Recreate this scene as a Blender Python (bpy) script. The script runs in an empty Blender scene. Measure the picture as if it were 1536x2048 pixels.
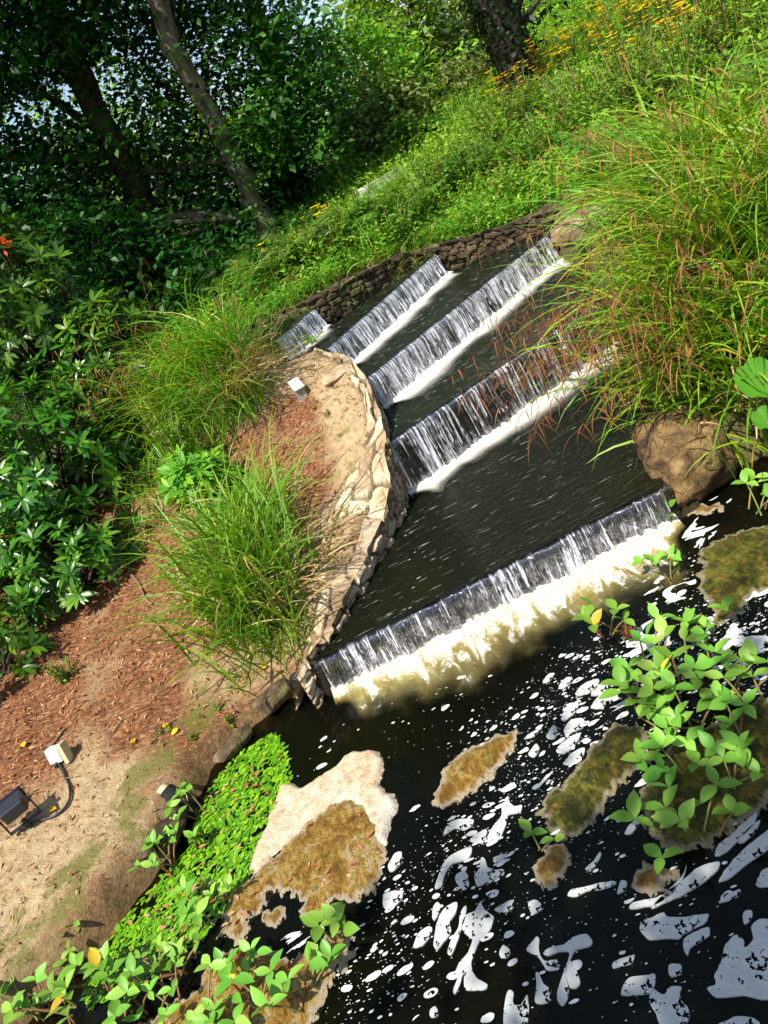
import bpy, math, random
import numpy as np
from mathutils import Matrix, Vector
R_ = math.radians
rng = np.random.default_rng(7); random.seed(7)
S = bpy.context.scene; C = S.collection
# ------------------------------------------------------------------ camera
F_PX, PIT, ROL, H = 1600.0, R_(24), R_(28), 1.8
cam_d = bpy.data.cameras.new('camera'); cam = bpy.data.objects.new('camera', cam_d); C.objects.link(cam)
r0 = Vector((1, 0, 0)); u0 = Vector((0, math.sin(PIT), math.cos(PIT))); f0 = Vector((0, math.cos(PIT), -math.sin(PIT)))
Rv = r0 * math.cos(ROL) - u0 * math.sin(ROL); Uv = r0 * math.sin(ROL) + u0 * math.cos(ROL)
M = Matrix((Rv, Uv, -f0)).transposed().to_4x4(); M.translation = (0, 0, H); cam.matrix_world = M
cam_d.sensor_fit = 'VERTICAL'; cam_d.sensor_height = 36; cam_d.lens = F_PX / 2048 * 36
cam_d.clip_start = .05; cam_d.clip_end = 2000
S.camera = cam
# ------------------------------------------------------------------ light
SUN_EL, SUN_AZ = R_(58), math.atan2(-.64, -.77)
w = bpy.data.worlds.new('World'); S.world = w; w.use_nodes = True
nt = w.node_tree; bg = nt.nodes['Background']
sky = nt.nodes.new('ShaderNodeTexSky'); sky.sky_type = 'NISHITA'; sky.sun_disc = False
sky.sun_elevation = SUN_EL; sky.sun_rotation = SUN_AZ; sky.air_density = 1.0; sky.dust_density = 1.5
nt.links.new(sky.outputs[0], bg.inputs[0]); bg.inputs[1].default_value = .125
sd = bpy.data.lights.new('sun', 'SUN'); sd.energy = 5.0; sd.angle = R_(.5); sd.color = (1, .95, .86)
sun = bpy.data.objects.new('sun', sd); C.objects.link(sun)
sdir = Vector((math.sin(SUN_AZ) * math.cos(SUN_EL), math.cos(SUN_AZ) * math.cos(SUN_EL), math.sin(SUN_EL)))
sun.rotation_euler = sdir.to_track_quat('Z', 'Y').to_euler(); sun.location = sdir * 30
S.view_settings.view_transform = 'Standard'; S.view_settings.look = 'None'
S.view_settings.exposure = .6; S.view_settings.gamma = 1
S.cycles.max_bounces = 8; S.cycles.transparent_max_bounces = 24; S.cycles.diffuse_bounces = 3
S.cycles.caustics_reflective = False; S.cycles.caustics_refractive = False
S.cycles.sample_clamp_indirect = 6

# ------------------------------------------------------------------ helpers
def at(px, py, z=None, Y=None):
    """a pixel of the 1536 x 2048 photograph -> a real point at height z or distance Y"""
    u, v = px - 768, py - 1024
    xr = u * math.cos(ROL) - v * math.sin(ROL); yr = -u * math.sin(ROL) - v * math.cos(ROL)
    d = (xr, F_PX * math.cos(PIT) + yr * math.sin(PIT), yr * math.cos(PIT) - F_PX * math.sin(PIT))
    t = (z - H) / d[2] if z is not None else Y / d[1]
    return np.array((d[0] * t, d[1] * t, H + d[2] * t))

def hsh(ix, iy, seed):
    v = np.sin(ix * 127.1 + iy * 311.7 + seed * 74.7) * 43758.5453
    return v - np.floor(v)
def vn(x, y, seed=0):
    x = np.asarray(x, float); y = np.asarray(y, float)
    ix, iy = np.floor(x), np.floor(y); fx, fy = x - ix, y - iy
    fx = fx * fx * (3 - 2 * fx); fy = fy * fy * (3 - 2 * fy)
    a, b, c, d = hsh(ix, iy, seed), hsh(ix + 1, iy, seed), hsh(ix, iy + 1, seed), hsh(ix + 1, iy + 1, seed)
    return (a * (1 - fx) + b * fx) * (1 - fy) + (c * (1 - fx) + d * fx) * fy
def fbm(x, y, seed=0, o=4):
    s, a, t = 0, .5, 0
    for i in range(o):
        s = s + a * vn(x * 2 ** i, y * 2 ** i, seed + i * 13); t += a; a *= .5
    return s / t
def sstep(a, b, x):
    t = np.clip((x - a) / (b - a), 0, 1); return t * t * (3 - 2 * t)

class MB:
    """collects vertices and quads/tris with one float attribute 'tint' (and extras)"""
    def __init__(s): s.v = []; s.f4 = []; s.f3 = []; s.t = []; s.n = 0
    def add(s, v, f, t=None):
        v = np.asarray(v, float).reshape(-1, 3); f = np.asarray(f, int)
        if not len(v): return
        if t is None: t = np.full(len(v), .5)
        t = np.broadcast_to(np.asarray(t, float), (len(v),))
        (s.f4 if f.shape[1] == 4 else s.f3).append(f + s.n)
        s.v.append(v); s.t.append(t); s.n += len(v)
    def mesh(s, name, mat, smooth=True, extra=None):
        me = bpy.data.meshes.new(name)
        v = np.concatenate(s.v) if s.v else np.zeros((0, 3))
        f4 = np.concatenate(s.f4) if s.f4 else np.zeros((0, 4), int)
        f3 = np.concatenate(s.f3) if s.f3 else np.zeros((0, 3), int)
        me.vertices.add(len(v)); me.vertices.foreach_set('co', v.ravel())
        me.loops.add(f4.size + f3.size); me.polygons.add(len(f4) + len(f3))
        me.loops.foreach_set('vertex_index', np.concatenate((f4.ravel(), f3.ravel())).astype(np.int32))
        st = np.concatenate((np.arange(len(f4)) * 4, f4.size + np.arange(len(f3)) * 3)).astype(np.int32)
        me.polygons.foreach_set('loop_start', st)
        me.polygons.foreach_set('use_smooth', np.full(len(st), smooth))
        me.update(calc_edges=True)
        a = me.attributes.new('tint', 'FLOAT', 'POINT'); a.data.foreach_set('value', np.concatenate(s.t).astype(np.float32))
        for k, val in (extra or {}).items():
            a = me.attributes.new(k, 'FLOAT', 'POINT'); a.data.foreach_set('value', np.asarray(val, np.float32).ravel())
        me.materials.append(mat)
        return me
    def build(s, name, mat, parent=None, smooth=True, extra=None):
        o = bpy.data.objects.new(name, s.mesh(name, mat, smooth, extra)); C.objects.link(o)
        if parent: o.parent = parent
        return o

def tag(o, label=None, cat=None, group=None, kind=None):
    if label: o['label'] = label
    if cat: o['category'] = cat
    if group: o['group'] = group
    if kind: o['kind'] = kind
    return o
def thing(name, label, cat, loc=(0, 0, 0), rz=0, group=None):
    o = bpy.data.objects.new(name, None); C.objects.link(o); o.location = [float(c) for c in loc]; o.rotation_euler.z = rz
    o.empty_display_size = .1
    return tag(o, label, cat, group)
def dup(root, label, loc, rz=0, sc=1.0):
    r = root.copy(); C.objects.link(r); r.location = [float(c) for c in loc]; r.rotation_euler.z = rz
    r.scale = (sc, sc, sc) if np.isscalar(sc) else sc; r['label'] = label
    for ch in list(root.children):
        c = ch.copy(); C.objects.link(c); c.parent = r
    return r

def grid_faces(nu, nv):
    i = np.arange((nu - 1) * (nv - 1)); a = i // (nv - 1) * nv + i % (nv - 1)
    return np.stack((a, a + nv, a + nv + 1, a + 1), 1)
def unit(v):
    return v / np.maximum(np.linalg.norm(v, axis=-1, keepdims=True), 1e-9)

def leaf_tpl(L=1., W=.3, K=4, fold=.12, droop=.15, peak=.45):
    """a leaf along +Y, face up +Z: three columns, folded on the midrib"""
    t = np.linspace(0, 1, K + 1)
    wd = np.where(t < peak, np.sin(np.pi / 2 * (t / peak)) ** .8, np.cos(np.pi / 2 * ((t - peak) / (1 - peak))) ** .9) * W / 2
    wd = np.maximum(wd, .012 * L)
    z = -droop * L * t ** 2
    v = []
    for k in range(K + 1):
        v += [(-wd[k], t[k] * L, z[k] + fold * wd[k] * 2), (0, t[k] * L, z[k]), (wd[k], t[k] * L, z[k] + fold * wd[k] * 2)]
    f = []
    for k in range(K):
        a = k * 3; f += [(a, a + 1, a + 4, a + 3), (a + 1, a + 2, a + 5, a + 4)]
    return np.array(v), np.array(f)
def frames(fwd, up, roll=None):
    """rotation matrices whose Y is fwd and Z close to up"""
    y = unit(np.asarray(fwd, float)); x = unit(np.cross(y, up)); z = np.cross(x, y)
    if roll is not None:
        c, s = np.cos(roll)[:, None], np.sin(roll)[:, None]; x, z = x * c + z * s, z * c - x * s
    return np.stack((x, y, z), -1)
def scatter(mb, tpl, pos, Rm, sc, tint):
    tv, tf = tpl; n = len(pos); sc = np.broadcast_to(np.asarray(sc, float), (n,))
    v = np.einsum('nij,kj->nki', Rm, tv) * sc[:, None, None] + np.asarray(pos)[:, None, :]
    f = (tf[None] + (np.arange(n) * len(tv))[:, None, None]).reshape(-1, tf.shape[1])
    mb.add(v, f, np.repeat(np.broadcast_to(tint, (n,)), len(tv)))
def rand_dirs(n, r=rng):
    v = r.normal(size=(n, 3)); return unit(v)

def blades(mb, base, az, lean, bend, length, width, tint, K=6, twist=.0, droop_pow=1.3, tip=None):
    """grass blades as bent tapering strips; lean/bend are angles from vertical"""
    base = np.asarray(base, float); n = len(base); t = np.linspace(0, 1, K + 1)
    ang = lean[:, None] + bend[:, None] * t[None] ** droop_pow
    seg = (length / K)[:, None]
    dh = np.sin(ang[:, :-1]) * seg; dz = np.cos(ang[:, :-1]) * seg
    h = np.concatenate((np.zeros((n, 1)), np.cumsum(dh, 1)), 1); z = np.concatenate((np.zeros((n, 1)), np.cumsum(dz, 1)), 1)
    ca, sa = np.cos(az)[:, None], np.sin(az)[:, None]
    cen = np.stack((base[:, :1] + ca * h, base[:, 1:2] + sa * h, base[:, 2:] + z), -1)
    tw = rng.uniform(-1, 1, n)[:, None] * twist * (1 + t[None])
    side = np.stack((-sa * np.cos(tw) , ca * np.cos(tw), np.sin(tw)), -1)
    wd = width[:, None] * (np.minimum(1, .55 + t * 2) * (1 - t ** 2.2) + .04)[None] / 2
    v = np.stack((cen - side * wd[..., None], cen + side * wd[..., None]), 2).reshape(n, -1, 3)
    k = np.arange(K) * 2; tf = np.stack((k, k + 1, k + 3, k + 2), 1)
    f = (tf[None] + (np.arange(n) * 2 * (K + 1))[:, None, None]).reshape(-1, 4)
    mb.add(v, f, np.repeat(tint, 2 * (K + 1)))
    return cen
def tube(mb, pts, rad, n=6, tint=.5, cap=True):
    pts = np.asarray(pts, float); k = len(pts); rad = np.broadcast_to(np.asarray(rad, float), (k,))
    d = unit(np.gradient(pts, axis=0)); ref = np.array((0, 0, 1.)) if abs(d[0][2]) < .9 else np.array((1., 0, 0))
    x = unit(np.cross(d, ref)); y = np.cross(d, x)
    a = np.arange(n) / n * 2 * np.pi
    v = pts[:, None] + rad[:, None, None] * (np.cos(a)[None, :, None] * x[:, None] + np.sin(a)[None, :, None] * y[:, None])
    f = []
    for i in range(k - 1):
        for j in range(n): f.append((i * n + j, i * n + (j + 1) % n, (i + 1) * n + (j + 1) % n, (i + 1) * n + j))
    mb.add(v.reshape(-1, 3), f, tint)
    if cap:
        c = np.concatenate((v[-1], pts[-1:])); mb.add(c, [(j, (j + 1) % n, n) for j in range(n)], tint)
def smooth_path(pts, n):
    pts = np.asarray(pts, float); s = np.concatenate(([0], np.cumsum(np.linalg.norm(np.diff(pts, axis=0), axis=1)))); s /= s[-1]
    t = np.linspace(0, 1, n)
    out = np.stack([np.interp(t, s, pts[:, i]) for i in range(pts.shape[1])], 1)
    for _ in range(max(1, n // len(pts) // 2)): out[1:-1] = (out[:-2] + 2 * out[1:-1] + out[2:]) / 4
    return out
def box(mb, c, s, rz=0, tilt=0, tint=.5):
    x, y, z = [q / 2 for q in s]; v = np.array([(i * x, j * y, k * z) for k in (-1, 1) for j in (-1, 1) for i in (-1, 1)])
    m = np.array(Matrix.Rotation(rz, 3, 'Z') @ Matrix.Rotation(tilt, 3, 'X'))
    mb.add(v @ m.T + np.asarray(c), [(0, 2, 3, 1), (4, 5, 7, 6), (0, 1, 5, 4), (2, 6, 7, 3), (0, 4, 6, 2), (1, 3, 7, 5)], tint)
def bevel(o, wd=.004, seg=2):
    m = o.modifiers.new('bevel', 'BEVEL'); m.width = wd; m.segments = seg; m.limit_method = 'ANGLE'; m.angle_limit = R_(35)

_ico = {}
def ico(sub):
    if sub not in _ico:
        import bmesh
        bm = bmesh.new(); bmesh.ops.create_icosphere(bm, subdivisions=sub, radius=1)
        _ico[sub] = (np.array([v.co[:] for v in bm.verts]), np.array([[v.index for v in f.verts] for f in bm.faces])); bm.free()
    return _ico[sub]
def rock(mb, c, s, rz=0, seed=0, sub=3, planes=12, rough=.03, cut=(.62, .9), tint=None, tilt=(0, 0)):
    """a faceted stone: a sphere shaved by random planes"""
    r = np.random.default_rng(seed); v, f = ico(sub); v = v.copy()
    v = np.sign(v) * np.abs(v) ** .7
    for _ in range(planes):
        n = unit(r.normal(size=3)); o = r.uniform(*cut); q = v @ n - o; v = v - np.maximum(q, 0)[:, None] * n
    v += (fbm(v[:, 0] * 3 + seed, v[:, 1] * 3 + v[:, 2] * 2, seed, 4) - .5)[:, None] * v * rough * 2
    v = v * np.asarray(s)
    m = np.array(Matrix.Rotation(rz, 3, 'Z') @ Matrix.Rotation(tilt[0], 3, 'X') @ Matrix.Rotation(tilt[1], 3, 'Y'))
    mb.add(v @ m.T + np.asarray(c), f, r.uniform(0, 1) if tint is None else tint)
def fill_poly(mb, pts, z, thick=.004, inner=.0, tint=.5):
    """a flat slab with its own thickness from an outline"""
    import bmesh
    bm = bmesh.new(); vs = [bm.verts.new((p[0], p[1], 0)) for p in pts]; fa = bm.faces.new(vs)
    bmesh.ops.triangulate(bm, faces=[fa]); bm.verts.index_update()
    v = np.array([q.co[:] for q in bm.verts]); f = np.array([[q.index for q in g.verts] for g in bm.faces]); bm.free()
    a = v.copy(); a[:, 2] = z + thick; n = len(v)
    area = sum(pts[i][0] * pts[(i + 1) % n][1] - pts[(i + 1) % n][0] * pts[i][1] for i in range(n))
    nr = np.cross(v[f[0][1]] - v[f[0][0]], v[f[0][2]] - v[f[0][0]])[2]
    if nr < 0: f = f[:, ::-1]
    mb.add(a, f, tint)
    b = v.copy(); b[:, 2] = z - .003; i = np.arange(n); j = (i + 1) % n
    q = np.stack((i + n, j + n, j, i), 1) if area > 0 else np.stack((i, j, j + n, i + n), 1)
    mb.add(np.concatenate((a, b)), q, tint)
def ragged(pts, step, amp, seed):
    """resample an outline and roughen it"""
    pts = np.asarray(pts, float); p = np.vstack((pts, pts[:1])); out = []
    for a, b in zip(p[:-1], p[1:]):
        n = max(1, int(np.linalg.norm(b - a) / step)); out += [a + (b - a) * k / n for k in range(n)]
    o = np.array(out)
    for _ in range(2): o = (np.roll(o, 1, 0) + 2 * o + np.roll(o, -1, 0)) / 4
    d = unit(np.roll(o, -1, 0) - np.roll(o, 1, 0)); nr = np.stack((d[:, 1], -d[:, 0]), 1)
    return o + nr * ((fbm(o[:, 0] / step / 2.5, o[:, 1] / step / 2.5, seed, 3) - .5) * 2 * amp)[:, None]
def inside(P, poly):
    x, y = P[:, 0], P[:, 1]; r = np.zeros(len(P), bool); n = len(poly)
    for i in range(n):
        (x1, y1), (x2, y2) = poly[i][:2], poly[(i + 1) % n][:2]
        if y1 == y2: continue
        r ^= ((y1 > y) != (y2 > y)) & (x < (x2 - x1) * (y - y1) / (y2 - y1) + x1)
    return r
def sdf(P, poly):
    d = np.full(len(P), 1e9); n = len(poly)
    for i in range(n):
        a, b = np.array(poly[i][:2], float), np.array(poly[(i + 1) % n][:2], float); ab = b - a
        t = np.clip(((P - a) @ ab) / (ab @ ab), 0, 1); d = np.minimum(d, np.linalg.norm(P - a - t[:, None] * ab, axis=1))
    return np.where(inside(P, poly), -d, d)

# ------------------------------------------------------------------ materials
class NT:
    def __init__(s, name):
        s.m = bpy.data.materials.new(name); s.m.use_nodes = True; s.t = s.m.node_tree; s.t.nodes.clear()
        s.out = s.n('OutputMaterial')
    def n(s, typ, ins=None, **kw):
        nd = s.t.nodes.new('ShaderNode' + typ)
        for k, v in kw.items(): setattr(nd, k, v)
        for k, v in (ins or {}).items(): s.set(nd.inputs[k], v)
        return nd
    def set(s, sock, v):
        if isinstance(v, bpy.types.NodeSocket): s.t.links.new(v, sock)
        elif isinstance(v, bpy.types.Node): s.t.links.new(v.outputs[0], sock)
        elif isinstance(v, (tuple, list)) and len(v) == 3 and sock.type == 'RGBA': sock.default_value = (*v, 1)
        else: sock.default_value = v
    def attr(s, name): return s.n('Attribute', attribute_name=name).outputs['Fac']
    def math(s, op, a, b=0.0, c=None):
        nd = s.n('Math', operation=op); s.set(nd.inputs[0], a); s.set(nd.inputs[1], b)
        if c is not None: s.set(nd.inputs[2], c)
        return nd.outputs[0]
    def ss(s, a, b, x):
        nd = s.n('MapRange', interpolation_type='SMOOTHSTEP'); s.set(nd.inputs[0], x); s.set(nd.inputs[1], a); s.set(nd.inputs[2], b)
        return nd.outputs[0]
    def mix(s, f, a, b, mode='MIX'):
        nd = s.n('Mix', data_type='RGBA', blend_type=mode); s.set(nd.inputs[0], f); s.set(nd.inputs[6], a); s.set(nd.inputs[7], b)
        return nd.outputs[2]
    def ramp(s, f, stops):
        nd = s.n('ValToRGB'); s.set(nd.inputs[0], f); e = nd.color_ramp.elements
        while len(e) < len(stops): e.new(.5)
        for el, (p, c) in zip(e, stops): el.position = p; el.color = (*c, 1)
        return nd.outputs[0]
    def coord(s, scale=(1, 1, 1), rot=(0, 0, 0), src='Object'):
        tc = s.n('TexCoord'); mp = s.n('Mapping'); s.t.links.new(tc.outputs[src], mp.inputs[0])
        mp.inputs['Scale'].default_value = scale; mp.inputs['Rotation'].default_value = rot; return mp.outputs[0]
    def noise(s, vec, scale, detail=4, rough=.55, dist=0.0):
        nd = s.n('TexNoise', {'Scale': scale, 'Detail': detail, 'Roughness': rough, 'Distortion': dist}); s.set(nd.inputs['Vector'], vec); return nd.outputs[0]
    def voro(s, vec, scale, feature='F1', rnd=1.0):
        nd = s.n('TexVoronoi', {'Scale': scale, 'Randomness': rnd}, feature=feature); s.set(nd.inputs['Vector'], vec); return nd
    def bump(s, h, strength=.5, dist=.01, normal=None):
        nd = s.n('Bump', {'Strength': strength, 'Distance': dist}); s.set(nd.inputs['Height'], h)
        if normal is not None: s.set(nd.inputs['Normal'], normal)
        return nd.outputs[0]
    def pbr(s, col, rough=.6, normal=None, spec=.5, **kw):
        nd = s.n('BsdfPrincipled'); s.set(nd.inputs['Base Color'], col); s.set(nd.inputs['Roughness'], rough); s.set(nd.inputs['Specular IOR Level'], spec)
        if normal is not None: s.set(nd.inputs['Normal'], normal)
        for k, v in kw.items(): s.set(nd.inputs[k], v)
        return nd.outputs[0]
    def done(s, shader):
        s.set(s.out.inputs[0], shader); return s.m

def leafmat(name, stops, rough=.42, transl=.35, spec=.4, yel=(1.25, 1.15, .45), bumps=0):
    q = NT(name); col = q.ramp(q.attr('tint'), stops)
    oi = q.n('ObjectInfo'); hs = q.n('HueSaturation', {'Color': col})
    q.set(hs.inputs['Hue'], q.math('MULTIPLY_ADD', oi.outputs['Random'], .03, .485)); q.set(hs.inputs['Value'], q.math('MULTIPLY_ADD', oi.outputs['Random'], .3, .85))
    n = q.noise(q.coord(), 9, 3); c = q.mix(.35, hs.outputs[0], q.mix(1, hs.outputs[0], q.ramp(n, [(.3, (.55, .6, .5)), (.7, (1.4, 1.35, 1.2))]), 'MULTIPLY'))
    nm = q.bump(q.noise(q.coord(), 60, 2), .25, .004) if bumps else None
    b = q.pbr(c, rough, nm, spec)
    tr = q.n('BsdfTranslucent'); q.set(tr.inputs[0], q.mix(1, c, yel, 'MULTIPLY'))
    mx = q.n('MixShader'); mx.inputs[0].default_value = transl; q.set(mx.inputs[1], b); q.set(mx.inputs[2], tr)
    return q.done(mx.outputs[0])
def simplemat(name, col, rough=.6, var=.3, scale=12, bump=.3, dist=.005, spec=.4, **kw):
    q = NT(name); co = q.coord(); n = q.noise(co, scale, 6)
    c = q.mix(1, col, q.ramp(n, [(.25, (1 - var,) * 3), (.75, (1 + var,) * 3)]), 'MULTIPLY')
    return q.done(q.pbr(c, rough, q.bump(q.noise(co, scale * 4, 5), bump, dist), spec, **kw))

MT = {}
MT['rhodo'] = leafmat('rhododendron leaf', [(0, (.014, .055, .004)), (.5, (.048, .155, .007)), (1, (.14, .28, .016))], .30, .20, .42)
MT['bog'] = leafmat('marsh leaf', [(0, (.09, .25, .025)), (.6, (.20, .42, .050)), (.9, (.32, .53, .085)), (1, (.65, .46, .04))], .42, .22, .3, (1.2, 1.1, .5))
MT['grass'] = leafmat('bright grass', [(0, (.04, .15, .010)), (.5, (.12, .33, .014)), (.85, (.27, .46, .03)), (1, (.50, .42, .14))], .48, .35, .35)
MT['sedge'] = leafmat('sedge blade', [(0, (.03, .13, .008)), (.45, (.105, .30, .010)), (.82, (.27, .46, .025)), (1, (.50, .36, .05))], .45, .35, .38)
MT['dry'] = leafmat('dry stalk', [(0, (.07, .028, .010)), (.5, (.19, .08, .022)), (1, (.38, .20, .06))], .6, .2, .2, (1.1, 1, .7))
MT['straw'] = leafmat('straw', [(0, (.16, .08, .03)), (.5, (.36, .22, .10)), (1, (.55, .40, .22))], .6, .2, .2, (1.1, 1, .7))
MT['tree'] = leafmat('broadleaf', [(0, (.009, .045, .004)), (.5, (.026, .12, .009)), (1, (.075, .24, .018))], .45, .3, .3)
MT['bush'] = leafmat('sunny leaf', [(0, (.04, .14, .010)), (.5, (.13, .31, .018)), (1, (.32, .49, .04))], .5, .35, .28)
MT['olive'] = leafmat('olive leaf', [(0, (.05, .09, .018)), (.5, (.13, .20, .04)), (.85, (.25, .30, .08)), (1, (.36, .30, .14))], .5, .3, .3)
MT['fern'] = leafmat('fern frond', [(0, (.04, .13, .015)), (.5, (.11, .28, .03)), (1, (.22, .40, .05))], .5, .4, .25)
MT['weed'] = leafmat('floating leaf', [(0, (.05, .17, .008)), (.5, (.13, .33, .010)), (.85, (.26, .46, .015)), (.93, (.45, .45, .03)), (1, (.42, .20, .05))], .3, .1, .5)
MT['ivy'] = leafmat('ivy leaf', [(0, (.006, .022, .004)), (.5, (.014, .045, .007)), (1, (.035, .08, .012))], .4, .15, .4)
MT['shadeivy'] = leafmat('shaded ivy leaf', [(0, (.003, .010, .002)), (.5, (.007, .022, .003)), (1, (.018, .045, .006))], .5, .1, .25)  # darker ivy copy, the trunk's shade is put into its colour
MT['yellow'] = leafmat('yellow petal', [(0, (.55, .36, .01)), (1, (.85, .62, .02))], .6, .3, .2)
MT['purple'] = leafmat('purple petal', [(0, (.30, .05, .28)), (1, (.55, .14, .48))], .6, .3, .2)
MT['red'] = leafmat('red petal', [(0, (.5, .02, .03)), (1, (.75, .06, .06))], .6, .3, .2)
MT['litter'] = leafmat('fallen litter', [(0, (.10, .04, .018)), (.3, (.30, .10, .035)), (.6, (.42, .20, .08)), (.85, (.58, .38, .20)), (1, (.62, .16, .03))], .7, .1, .2, (1, 1, 1))
MT['stem'] = leafmat('green stem', [(0, (.10, .16, .03)), (.5, (.24, .22, .07)), (1, (.30, .10, .06))], .5, .1, .3)
MT['twig'] = simplemat('twig bark', (.20, .12, .07), .8, .4, 40)

def barkmat(name, c1, c2, moss=.4):
    q = NT(name); co = q.coord((1, 1, .25)); n = q.noise(co, 14, 8, .65, .4); m = q.noise(q.coord(), 3.2, 5, .6)
    c = q.ramp(n, [(.3, c1), (.7, c2)]); c = q.mix(q.ss(.5, .68, m), c, (.06, .09, .02)) if moss else c
    return q.done(q.pbr(c, .85, q.bump(n, .9, .03), .2))
MT['bark'] = barkmat('mossy bark', (.045, .035, .022), (.24, .20, .14))
MT['shadebark'] = barkmat('shaded bark', (.008, .007, .005), (.035, .028, .02), 0)  # near-black bark: shade on the ivy trunk put into the colour
MT['darkbark'] = barkmat('dark bark', (.02, .015, .01), (.10, .075, .05))

def stonemat(name, c1, c2, c3, wet=0.0, scale=7, moss=0.0):
    q = NT(name); co = q.coord(); n = q.noise(co, scale, 8, .62, .3); n2 = q.noise(co, scale * 7, 6, .7)
    c = q.ramp(n, [(.36, c1), (.5, c2), (.64, c3)])
    tv = q.ramp(q.attr('tint'), [(0, (.6, .55, .5)), (.5, (1, .95, .9)), (1, (1.35, 1.3, 1.2))]); c = q.mix(1, c, tv, 'MULTIPLY')
    c = q.mix(q.math('MULTIPLY', q.ss(.5, .8, n2), .5), c, c1)
    if moss: c = q.mix(q.math('MULTIPLY', q.ss(.52, .7, q.noise(co, 4.5, 5, .65)), moss), c, (.10, .13, .02))
    crack = q.voro(q.n('VectorMath', {0: co, 1: q.n('TexNoise', {'Scale': 4.0, 'Vector': co}).outputs['Color']}, operation='ADD').outputs[0], scale * .7, 'DISTANCE_TO_EDGE')
    ck = q.ss(.0, .02, crack.outputs['Distance'])
    c = q.mix(q.math('MULTIPLY', q.math('SUBTRACT', 1.0, ck), .55), c, (.03, .022, .012))
    c = q.mix(q.attr('joint'), c, (.07, .048, .026))
    h = q.math('ADD', q.math('MULTIPLY', n2, .5), q.math('ADD', n, q.math('MULTIPLY', ck, .35)))
    return q.done(q.pbr(c, .8 - wet * .6, q.bump(h, .85, .018), .3 + wet * .3))
MT['stone'] = stonemat('pale sandstone', (.26, .18, .10), (.50, .39, .25), (.66, .57, .42))
MT['wallstone'] = stonemat('mossy wall stone', (.03, .021, .012), (.085, .06, .034), (.18, .135, .08), 0, 9, .7)
MT['boulder'] = stonemat('golden boulder', (.05, .033, .014), (.19, .118, .045), (.36, .24, .10), .15, 8, .45)
MT['wetstone'] = stonemat('wet weir stone', (.010, .009, .008), (.025, .02, .015), (.06, .045, .03), 1, 9)

def groundmat():
    q = NT('bank soil'); co = q.coord()
    sand, moss, bed, hill, slope = (q.attr(k) for k in ('sand', 'moss', 'bed', 'hill', 'steep'))
    n1 = q.noise(co, 3.5, 6, .6); n2 = q.noise(co, 26, 8, .7); n3 = q.noise(co, 110, 4, .7)
    lit = q.ramp(q.voro(q.coord((1, 2.2, 1), (0, 0, .6)), 55).outputs['Color'], [(.1, (.085, .034, .016)), (.40, (.20, .075, .032)), (.70, (.33, .145, .06)), (1, (.48, .31, .17))])
    lit = q.mix(q.math('MULTIPLY', q.ss(.4, .65, n2), .6), lit, (.14, .072, .035))
    sd_ = q.ramp(n2, [(.25, (.24, .155, .075)), (.5, (.44, .32, .17)), (.78, (.62, .48, .29))])
    sf = q.ss(.36, .72, q.math('ADD', sand, q.math('MULTIPLY', q.math('SUBTRACT', n1, .5), 1.0)))
    c = q.mix(sf, lit, sd_)
    mf = q.ss(.50, .68, q.math('ADD', moss, q.math('MULTIPLY', q.math('SUBTRACT', q.noise(co, 7, 7, .7), .5), 1.5)))
    c = q.mix(q.math('MULTIPLY', mf, .75), c, q.ramp(n3, [(.3, (.075, .085, .012)), (.7, (.19, .20, .03))]))
    c = q.mix(hill, c, q.ramp(n2, [(.3, (.045, .045, .014)), (.55, (.10, .12, .03)), (.8, (.20, .17, .07))]))
    c = q.mix(q.math('MULTIPLY', slope, .6), c, q.ramp(n2, [(.3, (.09, .07, .028)), (.7, (.30, .22, .10))]))
    c = q.mix(bed, c, q.ramp(n1, [(.3, (.012, .011, .006)), (.55, (.05, .04, .017)), (.8, (.11, .075, .03))]))
    cr = q.voro(q.n('VectorMath', {0: co, 1: q.n('TexNoise', {'Scale': 2.0, 'Vector': co}).outputs['Color']}, operation='ADD').outputs[0], 3.2, 'DISTANCE_TO_EDGE').outputs['Distance']
    h = q.math('ADD', q.math('ADD', q.math('MULTIPLY', n2, 1.0), q.math('MULTIPLY', n3, .5)), q.math('MULTIPLY', q.ss(0, .010, cr), .10))
    return q.done(q.pbr(c, .9, q.bump(h, .9, .022), .15))
MT['ground'] = groundmat()

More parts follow.
